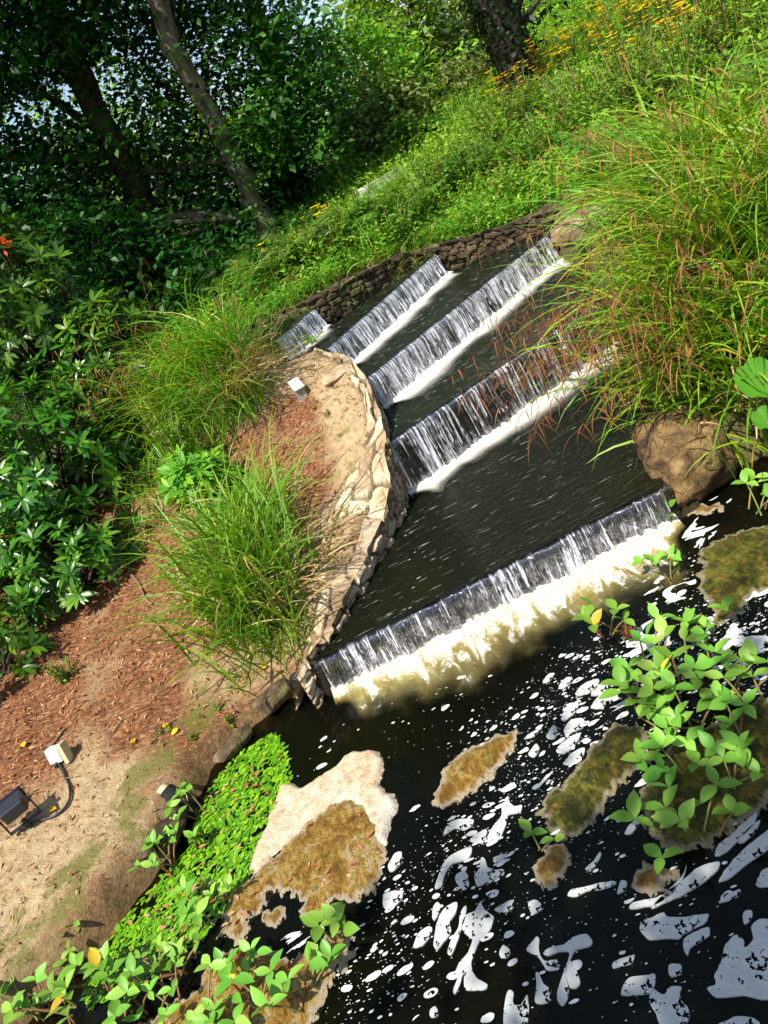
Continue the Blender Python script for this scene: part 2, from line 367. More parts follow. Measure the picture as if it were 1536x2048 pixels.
def watermat(name, tint, ripple=1.0, flow=(1, 1), rot=0.0, rscale=9, deep=.5, fleck=0.0):
    q = NT(name); co = q.coord((flow[0], flow[1], 1), (0, 0, rot))
    n = q.math('ADD', q.noise(co, rscale, 4, .5, .5), q.math('MULTIPLY', q.noise(co, rscale * 4.2, 3, .5, .3), .35))
    nm = q.bump(n, .55 * ripple, .012)
    body = q.pbr(tint, .5, None, 0.0)
    tr = q.n('BsdfTransparent'); tr.inputs[0].default_value = (.42, .36, .18, 1)
    mx = q.n('MixShader'); mx.inputs[0].default_value = deep; q.set(mx.inputs[1], tr); q.set(mx.inputs[2], body)
    gl = q.n('BsdfGlossy', {'Roughness': .06}); gl.inputs[0].default_value = (.72, .74, .58, 1); q.set(gl.inputs['Normal'], nm)  # gloss tint puts the dark reflection of overhead trees into the colour
    fr = q.n('Fresnel', {'IOR': 1.33}); q.set(fr.inputs['Normal'], nm)
    m2 = q.n('MixShader'); q.set(m2.inputs[0], fr.outputs[0]); q.set(m2.inputs[1], mx); q.set(m2.inputs[2], gl)
    if fleck:  # white foam flecks, plus glints and ripple highlights put into the colour
        v = q.voro(q.coord((flow[0] * 1.0, flow[1] * .9, 1), (0, 0, rot)), 34); sep = q.n('SeparateColor'); q.set(sep.inputs[0], v.outputs['Color'])
        pt = q.noise(q.coord(), 3.5, 3); on = q.math('MULTIPLY', q.math('LESS_THAN', v.outputs['Distance'], q.math('MULTIPLY_ADD', sep.outputs[0], .22, .04)), q.math('GREATER_THAN', q.math('MULTIPLY_ADD', pt, 1.1, fleck - .78), sep.outputs[1]))
        st = q.ss(.63, .70, q.math('ADD', q.noise(q.coord((flow[0], flow[1] * 2.2, 1), (0, 0, rot)), rscale * .8, 5, .65, .6), q.math('MULTIPLY', fleck, .06)))
        on = q.math('MAXIMUM', on, q.math('MULTIPLY', st, .55))
        m3 = q.n('MixShader'); q.set(m3.inputs[0], q.math('MULTIPLY', on, .6)); q.set(m3.inputs[1], m2); q.set(m3.inputs[2], q.pbr((.62, .64, .60), .5, None, .3)); m2 = m3
    return q.done(m2.outputs[0])
MT['pool'] = watermat('dark pool water', (.004, .005, .003), .35, (1, 1.5), 0, 7, .55)
MT['stream'] = watermat('stream water', (.010, .012, .006), 1.0, (.7, 2.4), R_(-25), 18, .62, .16)
MT['stream2'] = watermat('broken stream water', (.012, .017, .008), 1.7, (.5, 2.6), R_(-38), 22, .82, .42)

def curtainmat(name, white=.5, fine=1.0, sd=.30):
    q = NT(name); cv = q.attr('cv')
    def vec(su, sv):
        x = q.n('CombineXYZ'); q.set(x.inputs[0], q.math('MULTIPLY', q.attr('cu'), su)); q.set(x.inputs[1], q.math('MULTIPLY', cv, sv)); q.set(x.inputs[2], q.attr('tint')); return x.outputs[0]
    a = q.noise(vec(88 * fine, 1.2), 1, 3, .55, .2); b = q.noise(vec(200 * fine, 2.6), 1, 3, .6, .25); d = q.noise(vec(11, .5), 1, 2); e = q.noise(vec(210, 12), 1, 2, .5)
    s = q.math('ADD', q.math('MULTIPLY', a, .55), q.math('ADD', q.math('MULTIPLY', b, .35), q.math('MULTIPLY', e, .22)))
    s = q.math('ADD', s, q.math('MULTIPLY', q.math('SUBTRACT', d, .5), sd))
    t0 = .685 - .16 * white; body = q.ss(.10, .30, cv)
    wf = q.math('MULTIPLY', q.ss(t0, t0 + .085, s), body)  # white strands: broken water, with sun glints put into the colour
    nm = q.bump(q.math('ADD', a, q.math('MULTIPLY', b, .7)), 1.0, .012); nm = q.bump(e, .5, .006, nm)
    tr = q.n('BsdfTransparent'); tr.inputs[0].default_value = (.26, .25, .20, 1)
    gl = q.n('BsdfGlossy', {'Roughness': .10}); gl.inputs[0].default_value = (.9, .9, 1, 1); q.set(gl.inputs['Normal'], nm)
    fr = q.n('Fresnel', {'IOR': 1.4}); q.set(fr.inputs['Normal'], nm)
    m = q.n('MixShader'); q.set(m.inputs[0], q.math('MULTIPLY', q.math('MULTIPLY_ADD', fr, 1.0, .10), q.math('MULTIPLY_ADD', body, .85, .15))); q.set(m.inputs[1], tr); q.set(m.inputs[2], gl)
    wh = q.pbr((.80, .81, .86), .22, nm, .8)
    m2 = q.n('MixShader'); q.set(m2.inputs[0], q.math('MULTIPLY', wf, .92)); q.set(m2.inputs[1], m); q.set(m2.inputs[2], wh)
    return q.done(m2.outputs[0])
MT['curtain'] = curtainmat('falling water', .60); MT['curtain1'] = curtainmat('streaked falling water', .66, 1.1, .30); MT['curtain2'] = curtainmat('white falling water', 1.02, 1.35, .20)

def splashmat(name, tan=1.0):
    q = NT(name); fs = q.attr('fs'); co = q.coord((1, 1, 1)); cs = q.coord((1.9, .65, 1), (0, 0, R_(-14)))
    n = q.noise(cs, 8, 6, .62, 1.3); n2 = q.noise(co, 60, 4, .7); bub = q.voro(co, 150).outputs['Distance']; big = q.noise(co, 3.1, 2)
    d = q.math('ADD', q.math('SUBTRACT', 1.0, q.math('MULTIPLY', fs, 1.45 if tan == 1 else .85)), q.math('MULTIPLY', q.math('SUBTRACT', n, .5), 2.7 if tan == 1 else 1.3))
    d = q.math('ADD', d, q.math('ADD', q.math('MULTIPLY', q.math('SUBTRACT', n2, .5), .5), q.math('MULTIPLY', q.math('SUBTRACT', big, .5), .7)))
    wf = q.ss(.32, .78, q.math('ADD', d, 0.06 if tan == 1 else .32))
    nm = q.bump(q.math('ADD', n2, q.math('MULTIPLY', bub, -.4)), .6, .007)
    wh = q.pbr(q.ramp(q.math('ADD', q.math('MULTIPLY', n2, .6), q.math('MULTIPLY', n, .4)), [(.34, (.34, .30, .17)), (.50, (.52, .49, .39)), (.60, (.66, .65, .60))]), .6, nm, .3)
    am = q.pbr(q.ramp(n, [(.3, (.25, .185, .045)), (.5, (.44, .36, .12)), (.72, (.62, .55, .30))]), .2, nm, .4)
    tr = q.n('BsdfTransparent')
    af = q.math('MULTIPLY', q.ss(.0, .95, q.math('ADD', q.math('SUBTRACT', .98, fs), q.math('MULTIPLY', q.math('SUBTRACT', q.noise(co, 5, 4), .5), .9))), .85 * tan)
    m = q.n('MixShader'); q.set(m.inputs[0], af); q.set(m.inputs[1], tr); q.set(m.inputs[2], am)
    m2 = q.n('MixShader'); q.set(m2.inputs[0], wf); q.set(m2.inputs[1], m); q.set(m2.inputs[2], wh)
    return q.done(m2.outputs[0])
def tailmat(name):
    q = NT(name); fs, fu = q.attr('fs'), q.attr('fu'); x = q.n('CombineXYZ'); q.set(x.inputs[0], q.math('MULTIPLY', fu, 5.0)); q.set(x.inputs[1], q.math('MULTIPLY', fs, 9.0))
    st = q.noise(x.outputs[0], 1.6, 6, .65, .6); n2 = q.noise(q.coord(), 55, 4, .7); nm = q.bump(q.math('ADD', n2, st), .5, .006)
    core = q.ss(.84, .30, q.math('ADD', fs, q.math('MULTIPLY', q.math('SUBTRACT', q.math('ADD', q.math('MULTIPLY', st, .6), q.math('MULTIPLY', n2, .4)), .5), .55)))
    tail = q.math('MULTIPLY', q.ss(1.0, .25, fs), q.ss(.42, .62, st)); f = q.math('MAXIMUM', core, q.math('MULTIPLY', tail, .75))
    wh = q.pbr(q.ramp(n2, [(.3, (.50, .48, .38)), (.65, (.68, .67, .62))]), .5, nm, .3); tr = q.n('BsdfTransparent'); m = q.n('MixShader'); q.set(m.inputs[0], f); q.set(m.inputs[1], tr); q.set(m.inputs[2], wh)
    return q.done(m.outputs[0])
MT['splash'] = splashmat('splash foam', 1.0); MT['splash2'] = tailmat('streaked splash foam')

def foamsheet():
    """floating scum: flecks, bubble rings and swirls on the water, open between them"""
    q = NT('floating foam'); den = q.attr('dens'); sw = q.attr('swirl'); co = q.coord((1, 1, 1))
    wv = q.n('VectorMath', {0: q.coord((1, 1.9, 1), (0, 0, R_(-20)))}, operation='ADD')
    nz = q.n('TexNoise', {'Scale': 5.0, 'Detail': 2.0}); q.set(nz.inputs['Vector'], co)
    sc = q.n('VectorMath', {0: nz.outputs['Color'], 1: (.10, .10, 0)}, operation='MULTIPLY'); q.set(wv.inputs[1], sc.outputs[0])
    def flecks(scale, r0, r1, hole):
        v = q.voro(wv.outputs[0], scale); sep = q.n('SeparateColor'); q.set(sep.inputs[0], v.outputs['Color'])
        rad = q.math('MULTIPLY_ADD', sep.outputs[0], r1 - r0, r0)
        on = q.math('GREATER_THAN', q.math('ADD', den, -.0), sep.outputs[1])
        dd = q.math('ADD', v.outputs['Distance'], q.math('MULTIPLY', q.math('SUBTRACT', q.noise(co, scale * 2.2, 3), .5), .25))
        disc = q.math('LESS_THAN', dd, rad)
        hl = q.math('MULTIPLY', q.math('LESS_THAN', dd, q.math('MULTIPLY', rad, .55)), q.math('GREATER_THAN', sep.outputs[2], hole))
        hl = q.math('MULTIPLY', hl, q.math('GREATER_THAN', q.noise(co, scale * 5, 2), .44))
        return q.math('MULTIPLY', q.math('SUBTRACT', disc, hl), on)
    f = q.math('MAXIMUM', flecks(17, .12, .42, .40), flecks(40, .10, .36, .6))
    f = q.math('MAXIMUM', f, q.math('MULTIPLY', flecks(95, .05, .26, .9), 1.0))
    s1 = q.noise(wv.outputs[0], 6.5, 4, .5, 1.6)
    sf = q.math('GREATER_THAN', q.math('ADD', s1, q.math('MULTIPLY_ADD', sw, .45, -.45)), .46)
    f = q.math('MAXIMUM', f, sf)
    hb = q.voro(co, 190).outputs['Distance']
    wh = q.pbr(q.ramp(q.noise(co, 40, 4), [(.3, (.46, .47, .44)), (.7, (.62, .63, .60))]), .55, q.bump(hb, -.5, .004), .3)
    tr = q.n('BsdfTransparent'); m = q.n('MixShader'); q.set(m.inputs[0], f); q.set(m.inputs[1], tr); q.set(m.inputs[2], wh)
    return q.done(m.outputs[0])
MT['foamsheet'] = foamsheet()
def foampatch(name, warm=0.0):
    q = NT(name); co = q.coord(); v = q.voro(co, 170).outputs['Distance']; n = q.noise(co, 30, 5, .7); g = q.attr('tint')
    pits = q.math('GREATER_THAN', q.math('ADD', q.noise(co, 75, 3, .6), q.math('MULTIPLY', q.noise(co, 13, 3), .5)), .86)
    c = q.ramp(n, [(.3, (.36, .375, .35)), (.7, (.50, .51, .48))])
    if warm: c = q.mix(g, c, q.ramp(n, [(.35, (.36, .24, .13)), (.5, (.52, .39, .25)), (.65, (.63, .52, .38))]))
    b = q.pbr(c, .6, q.bump(q.math('ADD', v, n), 1.0 if warm else .3, .003), .3)
    if warm: return q.done(b)
    tr = q.n('BsdfTransparent'); m = q.n('MixShader'); q.set(m.inputs[0], pits); q.set(m.inputs[1], b); q.set(m.inputs[2], tr)
    return q.done(m.outputs[0])
MT['foam'] = foampatch('foam patch'); MT['raft'] = foampatch('stale foam raft', 1)
def matmat(name, cols, edge=(.66, .54, .36), rim=.5):
    q = NT(name); co = q.coord(); n = q.noise(co, 11, 8, .68, 1.2); n2 = q.noise(co, 60, 6, .78); n3 = q.noise(q.coord((1.8, .7, 1), (0, 0, .5)), 26, 6, .7, .8); t = q.attr('tint')
    c = q.ramp(q.math('ADD', q.math('MULTIPLY', n, .6), q.math('MULTIPLY', n3, .4)), [(.36, cols[0]), (.46, cols[1]), (.53, cols[2]), (.62, cols[3])])
    c = q.mix(q.math('MULTIPLY', q.ss(.48, .62, n2), .6), c, cols[0]); c = q.mix(q.ss(.60, .72, q.noise(co, 30, 3, .6)), c, cols[4])
    te = q.math('ADD', t, q.math('MULTIPLY', q.math('SUBTRACT', n3, .5), 1.1)); c = q.mix(q.math('MULTIPLY', q.ss(.55, .8, te), rim), c, edge)
    b = q.pbr(c, .5, q.bump(q.math('ADD', n, q.math('ADD', n2, n3)), 1.0, .03), .4)
    tr = q.n('BsdfTransparent'); m = q.n('MixShader'); q.set(m.inputs[0], q.math('GREATER_THAN', q.math('ADD', te, q.math('MULTIPLY', q.math('SUBTRACT', n2, .5), .8)), .98)); q.set(m.inputs[1], b); q.set(m.inputs[2], tr)
    return q.done(m.outputs[0])
MT['algae'] = matmat('brown algae', [(.11, .052, .008), (.38, .19, .025), (.56, .36, .075), (.70, .56, .34), (.19, .20, .015)], rim=.95)
MT['algae2'] = matmat('green algae', [(.022, .018, .004), (.095, .085, .008), (.20, .20, .014), (.34, .26, .06), (.42, .19, .03)], rim=.55)

# ------------------------------------------------------------------ terrain
W1 = ((-.50, 2.70), (.98, 2.64), .17, 0.0); W2 = ((.14, 3.72), (1.55, 4.16), .46, .17)
W3 = ((.24, 4.24), (1.80, 5.30), .66, .46); W4 = ((.14, 4.58), (1.15, 5.66), .83, .66); W5 = ((-.10, 4.72), (.20, 5.10), .98, .83)
BANK_L = [(-2.9, .75), (-2.6, 1.25), (-2.1, 1.62), (-1.7, 1.9), (-1.56, 1.98), (-1.44, 2.07), (-1.32, 2.16), (-1.22, 2.28), (-1.17, 2.45), (-1.06, 2.62), (-.89, 2.77), (-.75, 2.83), (-.6, 2.80)]
WALL_W = [(-.50, 2.70), (-.43, 2.84), (-.27, 3.07), (-.15, 3.24), (-.05, 3.38), (.05, 3.52), (.11, 3.62), (.15, 3.75), (.20, 3.9), (.23, 4.05), (.235, 4.25), (.20, 4.45), (.13, 4.6)]
WET = BANK_L + WALL_W + [(-.02, 4.67), (-.12, 4.71), (-.35, 4.79), (-.9, 5.0), (-.9, 5.36), (-.3, 5.27), (.2, 5.18), (.6, 5.43), (1.05, 5.75), (1.3, 5.73), (1.86, 5.37),
    (1.83, 4.9), (1.6, 4.15), (1.38, 3.4), (1.2, 3.0), (1.12, 2.82), (1.3, 2.78), (1.7, 2.74), (2.6, 2.72), (3.6, 2.6), (4.2, 1.5), (3.6, .35), (0, .25), (-1.8, .3)]
CTRL = np.array([(-.62, 2.95, .15), (-.9, 2.88, .10), (-1.1, 2.7, .11), (-1.28, 2.42, .13), (-1.42, 2.18, .14), (-1.62, 2.05, .14), (-1.95, 1.85, .15), (-2.6, 1.5, .18),
    (-1.6, 2.88, .22), (-1.76, 2.61, .22), (-2.5, 2.5, .28), (-1.2, 3.0, .2), (-.9, 3.2, .25), (-.5, 3.1, .28), (-.3, 3.32, .31), (-.1, 3.66, .40), (.06, 3.97, .57), (.1, 4.22, .70), (0, 4.42, .77),
    (-.12, 4.4, .72), (-.6, 3.6, .38), (-1.0, 4.0, .45), (-.6, 4.4, .62), (-.5, 4.85, .93), (-.3, 4.6, .80), (-1.5, 4.0, .42), (-2.5, 4.0, .5), (-2, 5.5, .7), (-1, 5.4, .97), (-1.0, 4.8, .80), (-.5, 5.6, 1.02),
    (-3, 7, .9), (-1, 7, 1.02), (0, 6, 1.08), (.3, 5.6, 1.05), (.9, 5.95, .98), (1.3, 5.95, .84), (1.95, 5.7, .80), (1.7, 7, 1.08), (3, 7, 1.2), (.3, 8, 1.12), (1.6, 8, 1.2), (2.6, 8, 1.3), (4.3, 8, 1.5),
    (2.2, 3.0, .55), (2.5, 4, .8), (2.4, 5, .95), (3.5, 5, 1.2), (3.5, 3.2, .7), (1.6, 3.1, .33), (1.78, 4, .58), (1.98, 5, .8), (5, 6, 1.6), (5, 4, 1.3), (5, 9, 1.9), (8, 8, 2.6), (8, 14, 3.4), (4, 12, 2.0), (0, 12, 1.15),
    (-4, 12, 1.0), (-8, 8, .8), (-5, 4, .6), (-4, 2, .35), (-4, 0, .3), (1.5, 2.95, .22), (3, 2.95, .4), (4.6, 2, .4), (0, -1, .5), (3, -1, .5), (-3, -1, .4), (-8, -4, .4), (8, -4, .6), (-12, 20, .9), (12, 20, 3.8), (0, 20, 1.3), (15, 4, 3.6), (-15, 3, .6)])
def tps_fit(P, z, lam=.02):
    d = np.linalg.norm(P[:, None] - P[None], axis=2); K = np.where(d > 0, d * d * np.log(np.maximum(d, 1e-9)), 0) + lam * np.eye(len(P))
    A = np.hstack((np.ones((len(P), 1)), P)); n = len(P)
    L = np.block([[K, A], [A.T, np.zeros((3, 3))]]); return np.linalg.solve(L, np.concatenate((z, np.zeros(3))))
TC = tps_fit(CTRL[:, :2], CTRL[:, 2])
def bank_z(Q):
    out = np.zeros(len(Q))
    for i in range(0, len(Q), 20000):
        q = Q[i:i + 20000]; d = np.linalg.norm(q[:, None] - CTRL[None, :, :2], axis=2)
        out[i:i + 20000] = (np.where(d > 0, d * d * np.log(np.maximum(d, 1e-9)), 0)) @ TC[:-3] + TC[-3] + q @ TC[-2:]
    return out
def side(Q, L, R): return (R[0] - L[0]) * (Q[:, 1] - L[1]) - (R[1] - L[1]) * (Q[:, 0] - L[0])
def level(Q):
    z = np.zeros(len(Q))
    for Lp, Rp, zc, zb in (W1, W2, W3, W4, W5):
        up = side(Q, Lp, Rp) > 0
        if zb == 0: up &= ((Q[:, 0] < 1.12) | (Q[:, 1] > 2.95)) & ((Q[:, 0] > -.51) | (Q[:, 1] > 3.1))
        z = np.where(up & ((z == zb)), zc, z)
    return z
def axis(lo, hi, step, far0, far1, g=1.16):
    m = list(np.arange(lo, hi + 1e-6, step)); s = step; x = hi
    while x < far1: s *= g; x += s; m.append(x)
    s = step; x = lo; l = []
    while x > far0: s *= g; x -= s; l.append(x)
    return np.array(l[::-1] + m)
XS, YS = axis(-3.0, 3.2, .025, -160, 160), axis(.6, 6.2, .025, -40, 320)
GX, GY = np.meshgrid(XS, YS, indexing='ij'); Q = np.stack((GX.ravel(), GY.ravel()), 1)
near = (np.abs(Q[:, 0]) < 14) & (Q[:, 1] < 19) & (Q[:, 1] > -4)
zb = np.where(Q[:, 0] > 0, 1.3 + 2.4 * sstep(0, 14, Q[:, 0]), .9)
kk = sstep(9, 14, np.abs(Q[:, 0])) ; kk = np.maximum(kk, sstep(13, 19, Q[:, 1])); kk = np.maximum(kk, sstep(-1, -4, Q[:, 1]))
bz = np.zeros(len(Q)); bz[near] = bank_z(Q[near]); bz = np.where(near, bz, 0); bz = bz * (1 - kk) + zb * kk
bz += (fbm(Q[:, 0] * 1.3, Q[:, 1] * 1.3, 3) - .5) * .07 * sstep(0, 2.0, np.abs(Q[:, 1] - 2.5) + .6) + (fbm(Q[:, 0] * 7, Q[:, 1] * 7, 5) - .5) * .035
D = np.full(len(Q), 9.0); nn = (np.abs(Q[:, 0]) < 6) & (Q[:, 1] < 8) & (Q[:, 1] > -2); D[nn] = sdf(Q[nn], WET)
De = D + (fbm(Q[:, 0] * 6, Q[:, 1] * 6, 9) - .5) * .09 * (Q[:, 0] < -.5) + (fbm(Q[:, 0] * 22, Q[:, 1] * 22, 19) - .5) * .03 * (Q[:, 0] < -.55)
lv = level(Q); dep = np.where(lv == 0, np.minimum(.30, .035 + .32 * np.maximum(-D, 0) ** 1.1), .07)
bed_z = lv - dep
e = sstep(-.03, np.where(Q[:, 0] < -.5, .075, .05), De)
GZ = bed_z + (bz + np.maximum(lv + .03 - bz, 0) * (1 - sstep(.02, .28, D)) - bed_z) * e; GZ = np.where(D > .3, bz, GZ)
G2 = GZ.reshape(len(XS), len(YS))
def gz(x, y):
    x = np.atleast_1d(np.asarray(x, float)); y = np.atleast_1d(np.asarray(y, float))
    i = np.clip(np.searchsorted(XS, x) - 1, 0, len(XS) - 2); j = np.clip(np.searchsorted(YS, y) - 1, 0, len(YS) - 2)
    fx = (x - XS[i]) / (XS[i + 1] - XS[i]); fy = (y - YS[j]) / (YS[j + 1] - YS[j])
    return (G2[i, j] * (1 - fx) + G2[i + 1, j] * fx) * (1 - fy) + (G2[i, j + 1] * (1 - fx) + G2[i + 1, j + 1] * fx) * fy
def g1(x, y): return float(gz(x, y)[0])
def on_ground(px, py, z0=.5):
    z = z0
    for _ in range(25):
        p = at(px, py, z); z = .5 * z + .5 * g1(p[0], p[1])
    return at(px, py, z)
hill = np.maximum(sstep(4.9, 5.6, Q[:, 1] + .25 * (fbm(Q[:, 0] * 2, Q[:, 1] * 2, 31) - .5)), sstep(1.0, 1.4, Q[:, 0]))
sand = .40 + .72 * np.exp(-((D - .42) / .24) ** 2) * (1 - sstep(2.45, 3.0, Q[:, 1] + .5 * (fbm(Q[:, 0] * 3, Q[:, 1] * 3, 71) - .5))) + .42 * np.exp(-((D - .14) / .14) ** 2) * sstep(2.7, 3.1, Q[:, 1]) - .12 * sstep(-1.5, -1.9, Q[:, 0]) * sstep(2.4, 2.9, Q[:, 1])
moss = .12 + .52 * np.exp(-((D - .16) / .15) ** 2) - .14 * (Q[:, 1] > 3.2)
steep = np.where((D < .15), (1 - sstep(.02, .085, De)), 0)
gm = MB(); gm.add(np.stack((Q[:, 0], Q[:, 1], GZ), 1), grid_faces(len(XS), len(YS)))
ground = gm.build('ground', MT['ground'], extra=dict(sand=sand, moss=moss, bed=1 - sstep(-.05, .015, De), hill=hill, steep=steep)); tag(ground, kind='structure')

def flat(name, pts, z, mat):
    m = MB(); p = np.array([(x, y, z) for x, y in pts]); import bmesh
    bm = bmesh.new(); f = bm.faces.new([bm.verts.new(q) for q in p]); bmesh.ops.triangulate(bm, faces=[f]); bm.normal_update()
    for g in bm.faces:
        if g.normal.z < 0: g.normal_flip()
    bm.verts.index_update(); m.add([v.co[:] for v in bm.verts], [[v.index for v in g.verts] for g in bm.faces]); bm.free()
    return tag(m.build(name, mat, smooth=False), kind='structure')
flat('pool_water', [(-3.1, .6), (-2.0, -.1), (4.4, .1), (4.5, 2.9), (1.1, 2.95), (1.02, 2.66), (-.5, 2.72), (-.6, 2.9), (-1.0, 2.9), (-1.4, 2.4), (-2.2, 1.75)], 0, MT['pool'])
flat('stream_water', [(-.52, 2.70), (.99, 2.640), (1.10, 2.85), (1.45, 3.4), (1.66, 4.19), (1.55, 4.16), (.14, 3.72), (.06, 3.62), (-.10, 3.40), (-.33, 3.1), (-.50, 2.84)], .172, MT['stream'])
flat('stream_water', [(.14, 3.72), (1.55, 4.16), (1.68, 4.21), (1.9, 4.95), (1.88, 5.36), (1.8, 5.3), (.24, 4.24), (.17, 4.0)], .462, MT['stream2'])
flat('stream_water', [(.24, 4.24), (1.8, 5.3), (1.93, 5.4), (1.3, 5.8), (1.15, 5.66), (.14, 4.58), (.18, 4.45)], .662, MT['stream2'])
flat('stream_water', [(.14, 4.58), (1.15, 5.66), (1.05, 5.8), (.6, 5.48), (.2, 5.2), (.2, 5.1), (-.1, 4.72), (0, 4.64)], .832, MT['stream2'])
flat('stream_water', [(-.1, 4.72), (.2, 5.1), (.2, 5.22), (-.3, 5.31), (-.95, 5.4), (-.95, 4.97), (-.35, 4.76)], .982, MT['stream2'])

# ------------------------------------------------------------------ waterfalls
def waterfall(label, wdef, foam_w, cmat, smat, seed, lump):
    (Lx, Ly), (Rx, Ry), zc, zb = wdef; L = np.array((Lx, Ly)); Rr = np.array((Rx, Ry)); ln = np.linalg.norm(Rr - L); d = (Rr - L) / ln; n = np.array((d[1], -d[0]))
    t = thing('waterfall', label, 'waterfall', ((Lx + Rx) / 2, (Ly + Ry) / 2, zb), 0, 'small waterfalls of the stepped cascade')
    off = np.array(((Lx + Rx) / 2, (Ly + Ry) / 2, zb))
    P = lambda s, o, z: np.stack((L[0] + d[0] * s + n[0] * o, L[1] + d[1] * s + n[1] * o, z + 0 * s), -1) - off
    m = MB(); nu = int(ln / .02) + 1; s = np.linspace(-.04, ln + .04, nu)
    prof = [(-.10, zb - .2), (-.10, zc - .012), (-.01, zc - .012), (.004, zc - .02), (.008, zc - .09), (.012, zb - .2)]
    v = np.stack([P(s, o + (fbm(s * 9, s * 0 + k, seed) - .5) * .022 * (k > 1), z + (fbm(s * 7, s * 0 + k * 3, seed + 2) - .5) * .012 * (k in (1, 2, 3))) for k, (o, z) in enumerate(prof)], 1)
    m.add(v.reshape(-1, 3), grid_faces(nu, len(prof))); m.build('weir_wall', MT['wetstone'], t, smooth=False)
    nu = int(ln / .006) + 1; s = np.linspace(0, ln, nu); h = zc - zb
    pr = [(-.022, zc + .0005), (-.014, zc + .002), (-.004, zc + .002), (.010, zc - .003), (.022, zc - .016), (.028, zc - .035)]
    M_ = 12; pr += [(.028 + .028 * (k / M_) ** 1.2, zc - .035 - (h - .035 + .012) * k / M_) for k in range(1, M_ + 1)]
    m = MB(); cu, cv, vv = [], [], []
    edge = np.minimum(1, np.minimum(s, ln - s) / .02)
    for k, (o, z) in enumerate(pr):
        a = k / (len(pr) - 1); amp = .004 + .016 * sstep(.15, .7, a)
        rid = (fbm(s * 52, s * 0 + a * .7, seed, 3) - .5) * 2 * amp + (fbm(s * 90, s * 0 + a * 3, seed + 5, 2) - .5) * amp
        vv.append(P(s, o + rid * (a > .12), z + (fbm(s * 20, s * 0, seed + 8) - .5) * .006 * (a < .3) * (a > .05))); cu.append(s); cv.append(s * 0 + a)
    m.add(np.stack(vv, 1).reshape(-1, 3), grid_faces(nu, len(pr)), seed * .37)
    m.build('water_curtain', cmat, t, extra=dict(cu=np.stack(cu, 1), cv=np.stack(cv, 1)))
    m = MB(); nv = max(10, int(foam_w / .012)); nu = int(ln / .010) + 1; s = np.linspace(-.01, ln + .01, nu); q = np.linspace(0, 1, nv)
    wd = foam_w * (.42 + .95 * fbm(s * 3.4, s * 0, seed + 20, 3)); SS, QQ = np.meshgrid(s, q, indexing='ij'); o = .03 + QQ * wd[:, None]
    hgt = lump * (np.exp(-QQ * 3.2)) * (.35 + 1.3 * fbm(SS * 11, o * 13, seed + 3, 4)) + .006 + .006 * fbm(SS * 40, o * 40, seed) - .004 * QQ
    hgt *= np.minimum(1, (1.04 - QQ) * 6)
    v = P(SS.ravel(), o.ravel(), zb + .004 + hgt.ravel())
    m.add(v, grid_faces(nu, nv)); m.build('foam', smat, t, extra=dict(fs=QQ + 1.1 * (1 - sstep(-.01, .10, np.minimum(SS, ln - SS))) * sstep(.05, .5, QQ), fu=SS))
    return t
waterfall('widest front waterfall, dark streaked curtain dropping into the lower pool with tan and white foam', W1, .33, MT['curtain'], MT['splash'], 1, .034)
waterfall('second waterfall up the cascade, half hidden at right by drooping brown sedge stalks', W2, .24, MT['curtain1'], MT['splash2'], 2, .034)
waterfall('long bright white waterfall in the middle of the cascade, third step up', W3, .24, MT['curtain2'], MT['splash2'], 3, .022)
waterfall('fourth step waterfall running right up against the dark back wall', W4, .22, MT['curtain2'], MT['splash2'], 4, .020)
waterfall('smallest and uppermost waterfall, narrow, at the top left of the cascade', W5, .16, MT['curtain2'], MT['splash2'], 5, .018)
